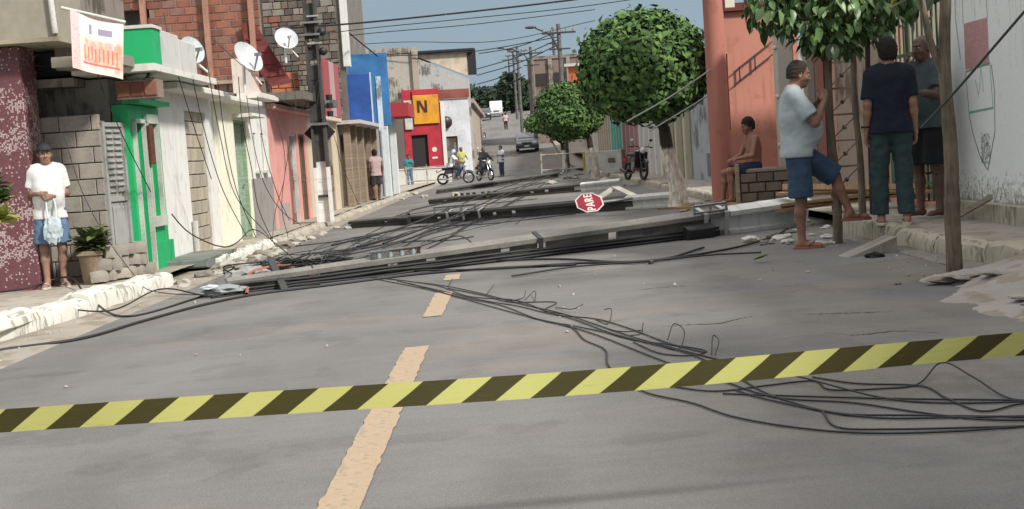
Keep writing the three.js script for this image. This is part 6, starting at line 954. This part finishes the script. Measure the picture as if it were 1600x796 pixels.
{ // boy on the left pavement and people by the shops
  const p = groundAt(590, 313, .1); person('child in pale printed vest and dark shorts walking on the left pavement', [p.x, p.y, p.z], Math.PI + .5, { scale: .92, skin: [.18, .09, .06], pose: { kneL: [.1, .48, .08], ankL: [.1, .1, -.06], ankR: [-.1, .08, .08] }, top: { mat: cl(.50, .36, .36), sleeve: .3, hem: -.1 }, bottom: { mat: cl(.04, .035, .04), len: .85, flare: .05 }, hair: { mat: hairD, line: .05 }, shoes: blackPl });
  const far = (label, u, v, h, turn, scale, o) => { const q = groundAt(u, v, h); return person(label, [q.x, q.y, q.z], turn, { scale, ...o }); };
  far('person in teal shirt and blue jeans standing before the red shop door', 641, 292, .0, .3, 1.0, { skin: [.25, .14, .1], pose: { elL: [.24, 1.14, .06], wrL: [.12, 1.3, .16], ankL: [.14, .08, 0] }, top: { mat: cl(.03, .24, .28), sleeve: .6 }, bottom: { mat: dn(.14, .2, .28), len: 1.95, name: 'jeans' }, hair: { mat: hairD } });
  far('man in white shirt and dark trousers standing by the pale barricade', 785, 276, .0, -.9, 1.0, { skin: [.2, .11, .08], pose: { elL: [.25, 1.14, .05], wrL: [.14, 1.2, .22] }, top: { mat: cl(.72, .74, .78), sleeve: .65, hem: -.12 }, bottom: { mat: cl(.05, .07, .13), len: 1.95, name: 'trousers' }, hair: { mat: hairD } });
  far('person in yellow-green shirt standing behind the motorcycle', 723, 279, .0, .6, 1.05, { skin: [.25, .14, .1], pose: { elL: [.25, 1.2, .1], wrL: [.2, 1.1, .28] }, top: { mat: cl(.5, .5, .17), sleeve: .65 }, bottom: { mat: dn(.3, .34, .4), len: 1.95, name: 'jeans' }, hair: { mat: M([.2, .16, .1], {}) } });
  far('distant pedestrian in pale pink shirt walking in the road', 791, 203, 0, Math.PI, .98, { skin: [.2, .11, .08], pose: { ankL: [.1, .1, .1], ankR: [-.1, .08, -.1] }, top: { mat: cl(.68, .46, .44), sleeve: .65 }, bottom: { mat: cl(.05, .03, .035), len: 1.95, name: 'trousers' }, hair: { mat: hairD } });
  far('distant person in dark red shirt beside the far motorcycles', 747, 224, 0, 1, 1.0, { skin: [.2, .11, .08], top: { mat: cl(.3, .03, .04), sleeve: .65 }, bottom: { mat: cl(.05, .05, .06), len: 1.95, name: 'trousers' }, hair: { mat: hairD } });
  far('distant person in dark clothes at the right kerb under the far tree', 832, 232, .1, 2, 1.05, { skin: [.2, .11, .08], top: { mat: cl(.03, .03, .035), sleeve: .65 }, bottom: { mat: cl(.03, .03, .04), len: 1.95, name: 'trousers' }, hair: { mat: hairD } });
}
// ---------------------------------------------------------------- vehicles
const tyreM = M([.022, .022, .023], { roughness: .85 }), chrome = M([.55, .55, .55], { metalness: .9, roughness: .3 });
function motorcycle(label, pos, turn, col, group) { // along +x
  const t = thing('motorcycle', label, 'motorcycle', pos, turn, group), paint = M(col, { clearcoat: .6, roughness: .35 });
  for (const [x, r] of [[-.62, .29], [.66, .3]]) { const w = new THREE.Group(); w.name = 'wheel'; w.position.set(x, r, 0); t.add(w); mesh('tyre', new THREE.TorusGeometry(r - .045, .045, 8, 28), tyreM, w); mesh('rim', [new THREE.TorusGeometry(r - .095, .016, 6, 28), new THREE.CylinderGeometry(.05, .05, .1, 14).rotateX(Math.PI / 2)], chrome, w); mesh('spokes', Array.from({ length: 12 }, (_, i) => rod(V(.04 * Math.cos(i * .5236), .04 * Math.sin(i * .5236), .02 * (i % 2 ? 1 : -1)), V((r - .1) * Math.cos(i * .5236 + .2), (r - .1) * Math.sin(i * .5236 + .2), 0), .004, .004, 4)), chrome, w); }
  mesh('fork', [rod(V(.66, .3, .07), V(.42, .92, .07), .02), rod(V(.66, .3, -.07), V(.42, .92, -.07), .02)], chrome, t);
  mesh('front_fender', new THREE.TorusGeometry(.335, .03, 6, 12, 1.5).rotateZ(.7).scale(1, 1, 1.6).translate(.66, .3, 0), paint, t);
  mesh('frame', [rod(V(.42, .8, 0), V(.1, .35, 0), .022), rod(V(.1, .35, 0), V(-.25, .4, 0), .022), rod(V(.42, .78, 0), V(-.6, .72, 0), .022), rod(V(-.62, .29, .09), V(-.2, .38, .08), .018), rod(V(-.62, .29, -.09), V(-.2, .38, -.08), .018), rod(V(-.6, .32, .11), V(-.45, .7, .1), .022), rod(V(-.6, .32, -.11), V(-.45, .7, -.1), .022)], blackPl, t);
  mesh('engine', [cbx(.3, .26, .24, .03, .02, .42, 0), ...[0, 1, 2, 3].map(i => bx(.2, .016, .2, .1, .56 + i * .035, 0, 0, 0, .2))], M([.28, .28, .29], { metalness: .6, roughness: .5 }), t);
  const F = field(V(-.1, .6, -.2), V(.5, 1.0, .2), .02); addEll(F, V(.2, .8, 0), V(.23, .12, .13), .02); mesh('fuel_tank', net(F), paint, t);
  const F2 = field(V(-.85, .6, -.2), V(.15, .95, .2), .02); addCap(F2, V(.0, .78, .04), V(-.6, .8, .03), .07, .05, .03); addCap(F2, V(.0, .78, -.04), V(-.6, .8, -.03), .07, .05, .03); mesh('seat', net(F2), blackPl, t);
  mesh('side_panel', [cbx(.34, .2, .03, .01, -.28, .62, .12), cbx(.34, .2, .03, .01, -.28, .62, -.12)], paint, t);
  mesh('rear_fender', bar(V(-.55, .76, 0), V(-.92, .6, 0), .16, .03), blackPl, t); mesh('tail_light', bx(.05, .07, .12, -.9, .7, 0), M([.4, .01, .01], { roughness: .3 }), t);
  mesh('exhaust', [tube([V(.12, .4, .12), V(.2, .25, .14), V(0, .2, .15), V(-.35, .24, .16)], .022, 14, 6), rod(V(-.3, .24, .16), V(-.8, .33, .17), .045, .05, 10)], chrome, t);
  mesh('handlebar', [tube([V(.36, 1.0, .36), V(.4, 1.02, .15), V(.42, .94, 0), V(.4, 1.02, -.15), V(.36, 1.0, -.36)], .014, 16, 6)], chrome, t); mesh('grip', [rod(V(.35, 1.0, .38), V(.375, 1.01, .26), .02), rod(V(.35, 1.0, -.38), V(.375, 1.01, -.26), .02)], blackPl, t);
  mesh('headlight', new THREE.SphereGeometry(.095, 14, 10).scale(.8, 1, 1).translate(.52, .9, 0), M([.6, .62, .62], { roughness: .15 }), t);
  mesh('mirror', [new THREE.SphereGeometry(.06, 8, 6).scale(.3, .7, 1).translate(.38, 1.22, .3), new THREE.SphereGeometry(.06, 8, 6).scale(.3, .7, 1).translate(.38, 1.22, -.3), rod(V(.38, 1.02, .22), V(.38, 1.22, .3), .007), rod(V(.38, 1.02, -.22), V(.38, 1.22, -.3), .007)], blackPl, t);
  return t;
}
const RIDE = { pel: [0, .88, -.02], waist: [0, 1.04, .0], chest: [0, 1.22, .06], neck: [0, 1.4, .1], head: [0, 1.545, .14], shL: [.18, 1.34, .1], shR: [-.18, 1.34, .1], elL: [.28, 1.13, .28], elR: [-.28, 1.13, .28], wrL: [.3, 1.04, .5], wrR: [-.3, 1.04, .5], hipL: [.1, .85, .04], hipR: [-.1, .85, .04], kneL: [.19, .72, .42], kneR: [-.19, .72, .42], ankL: [.18, .36, .2], ankR: [-.18, .36, .2], toeL: [.18, .3, .36], toeR: [-.18, .3, .36] };
{
  const b = groundAt(712, 288, 0); b.y = gy(b.x, b.z); motorcycle('dark motorcycle seen side-on before the red shop', [b.x, b.y, b.z], -.08, [.03, .035, .05]);
  person('rider in white shirt and white helmet sitting on the dark motorcycle', [b.x - .12, b.y, b.z], L90 - .08, { skin: [.2, .11, .08], pose: RIDE, top: { mat: cl(.74, .75, .78), sleeve: .7 }, bottom: { mat: dn(.03, .05, .1), len: 1.95, name: 'jeans' }, hair: { mat: M([.5, .6, .7], { roughness: .3 }), name: 'helmet', line: .02, nape: -.09, top: .03, smooth: 1 }, shoes: blackPl });
  const c = groundAt(758, 283, 0); c.y = gy(c.x, c.z); motorcycle('motorcycle facing down the street under the rider in black', [c.x, c.y, c.z], -L90 + .5, [.05, .05, .055]);
  person('rider in black jacket and dark helmet on the street-facing motorcycle', [c.x - .04, c.y, c.z - .12], .42, { skin: [.2, .11, .08], pose: RIDE, top: { mat: cl(.02, .022, .026), sleeve: 1.9 }, bottom: { mat: cl(.04, .05, .06), len: 1.95, name: 'trousers' }, hair: { mat: M([.05, .055, .06], { roughness: .2 }), name: 'helmet', line: .0, nape: -.1, top: .03, smooth: 1 }, shoes: blackPl });
  [[741, 231, .9, 'far parked motorcycle with red tank by the brown doorways', [.3, .02, .02]], [748, 217, .8, 'farther parked motorcycle with white panels by the left kerb', [.5, .5, .5]], [737, 252, .3, 'parked motorcycle behind the person in yellow', [.03, .03, .035]]].forEach(([u, v, r, l, k]) => { const q = groundAt(u, v, 0); motorcycle(l, [q.x, gy(q.x, q.z), q.z], r, k); });
  // parked scooter on the right pavement, front wheel turned to the camera
  const s = groundAt(993, 282, .145); const sc = motorcycle('black scooter with white mirror parked before the pink pilasters', [s.x, s.y, s.z], -1.28, [.012, .012, .013]); mesh('leg_shield', cbx(.06, .5, .42, .02, .38, .62, 0), M([.012, .012, .013], { roughness: .3 }), sc); mesh('white_mirror_back', new THREE.SphereGeometry(.06, 10, 8).translate(.36, 1.2, .3), white, sc); mesh('red_flank', bx(.3, .08, .03, -.55, .62, .15), M([.35, .02, .02], {}), sc); { const bm = M([.02, .02, .022], { roughness: .45 }); sc.traverse(o => { if (o.isMesh && o.material === chrome) o.material = bm; }); sc.scale.setScalar(.86); sc.rotation.order = 'YXZ'; sc.rotation.x = -.1; }
}
function car(label, pos, turn, col, o = {}) { // faces +z
  const t = thing(o.name || 'parked_car', label, o.cat || 'car', pos, turn), W = 1.66, paint = M(col, { clearcoat: .7, roughness: .35 }), glass = M([.02, .025, .03], { roughness: .08 });
  const pf = o.van ? [[-2.1, .3], [-2.1, 1.7], [-1.9, 1.95], [.9, 1.95], [1.5, 1.25], [2.1, 1.05], [2.2, .7], [2.2, .3]] : [[-1.85, .3], [-1.88, .85], [-1.7, 1.0], [-1.35, 1.42], [-.2, 1.46], [.55, .98], [1.6, .84], [1.82, .62], [1.84, .3]];
  const s = new THREE.Shape(pf.map(p => new THREE.Vector2(...p))); mesh('body_shell', new THREE.ExtrudeGeometry(s, { depth: W - .12, bevelEnabled: true, bevelThickness: .06, bevelSize: .05, bevelSegments: 2 }).translate(0, 0, -(W - .12) / 2).rotateY(-Math.PI / 2), paint, t);
  if (o.van) { mesh('windscreen', bar(V(0, 1.32, 1.49), V(0, 1.86, 1.02), 1.36, .02), glass, t); mesh('side_window', [bx(.02, .5, 1.4, W / 2 + .006, 1.52, -.2), bx(.02, .5, 1.4, -W / 2 - .006, 1.52, -.2)], glass, t); }
  else { mesh('windscreen', bar(V(0, 1.03, .555), V(0, 1.42, -.1), 1.34, .02), glass, t); mesh('side_window', [bx(.02, .34, 1.3, W / 2 + .006, 1.2, -.7), bx(.02, .34, 1.3, -W / 2 - .006, 1.2, -.7)], glass, t); }
  const fz = o.van ? 2.25 : 1.88; mesh('grille', bx(.7, .16, .03, 0, .62, fz), blackPl, t); mesh('bumper', cbx(W, .2, .12, .04, 0, .42, fz), o.van ? paint : blackPl, t); for (const x of [-.58, .58]) mesh('headlight', cbx(.3, .16, .06, .02, x, .7, fz - .02), M([.7, .72, .72], { roughness: .1 }), t);
  mesh('number_plate', bx(.38, .11, .01, 0, .43, fz + .066), M([.6, .6, .58], {}), t);
  for (const [x, z] of [[-.78, 1.25], [.78, 1.25], [-.78, -1.2], [.78, -1.2]]) { const w = new THREE.Group(); w.name = 'wheel'; w.position.set(x, .31, z); t.add(w); mesh('tyre', new THREE.TorusGeometry(.23, .08, 8, 20).rotateY(Math.PI / 2), tyreM, w); mesh('rim', new THREE.CylinderGeometry(.17, .17, .12, 14).rotateZ(Math.PI / 2), steel, w); }
  for (const x of [-.9, .9]) mesh('wing_mirror', cbx(.14, .1, .1, .02, x, 1.0, o.van ? 1.2 : .45), paint, t); return t;
}
{
  const p = groundAt(825, 237, 0); car('dark grey hatchback parked facing down the rising street', [p.x, gy(p.x, p.z), p.z], -.04, [.11, .125, .145]);
  const q = groundAt(776, 182, 0); car('white van driving down the far crest of the street', [q.x, gy(q.x, q.z), q.z], 0, [.6, .61, .62], { van: 1, name: 'van', cat: 'van' });
  const r = groundAt(757, 188, 0); car('dark car parked left of the white van on the crest', [r.x, gy(r.x, r.z), r.z], 0, [.06, .06, .07]);
}
renderer.render(scene, camera);
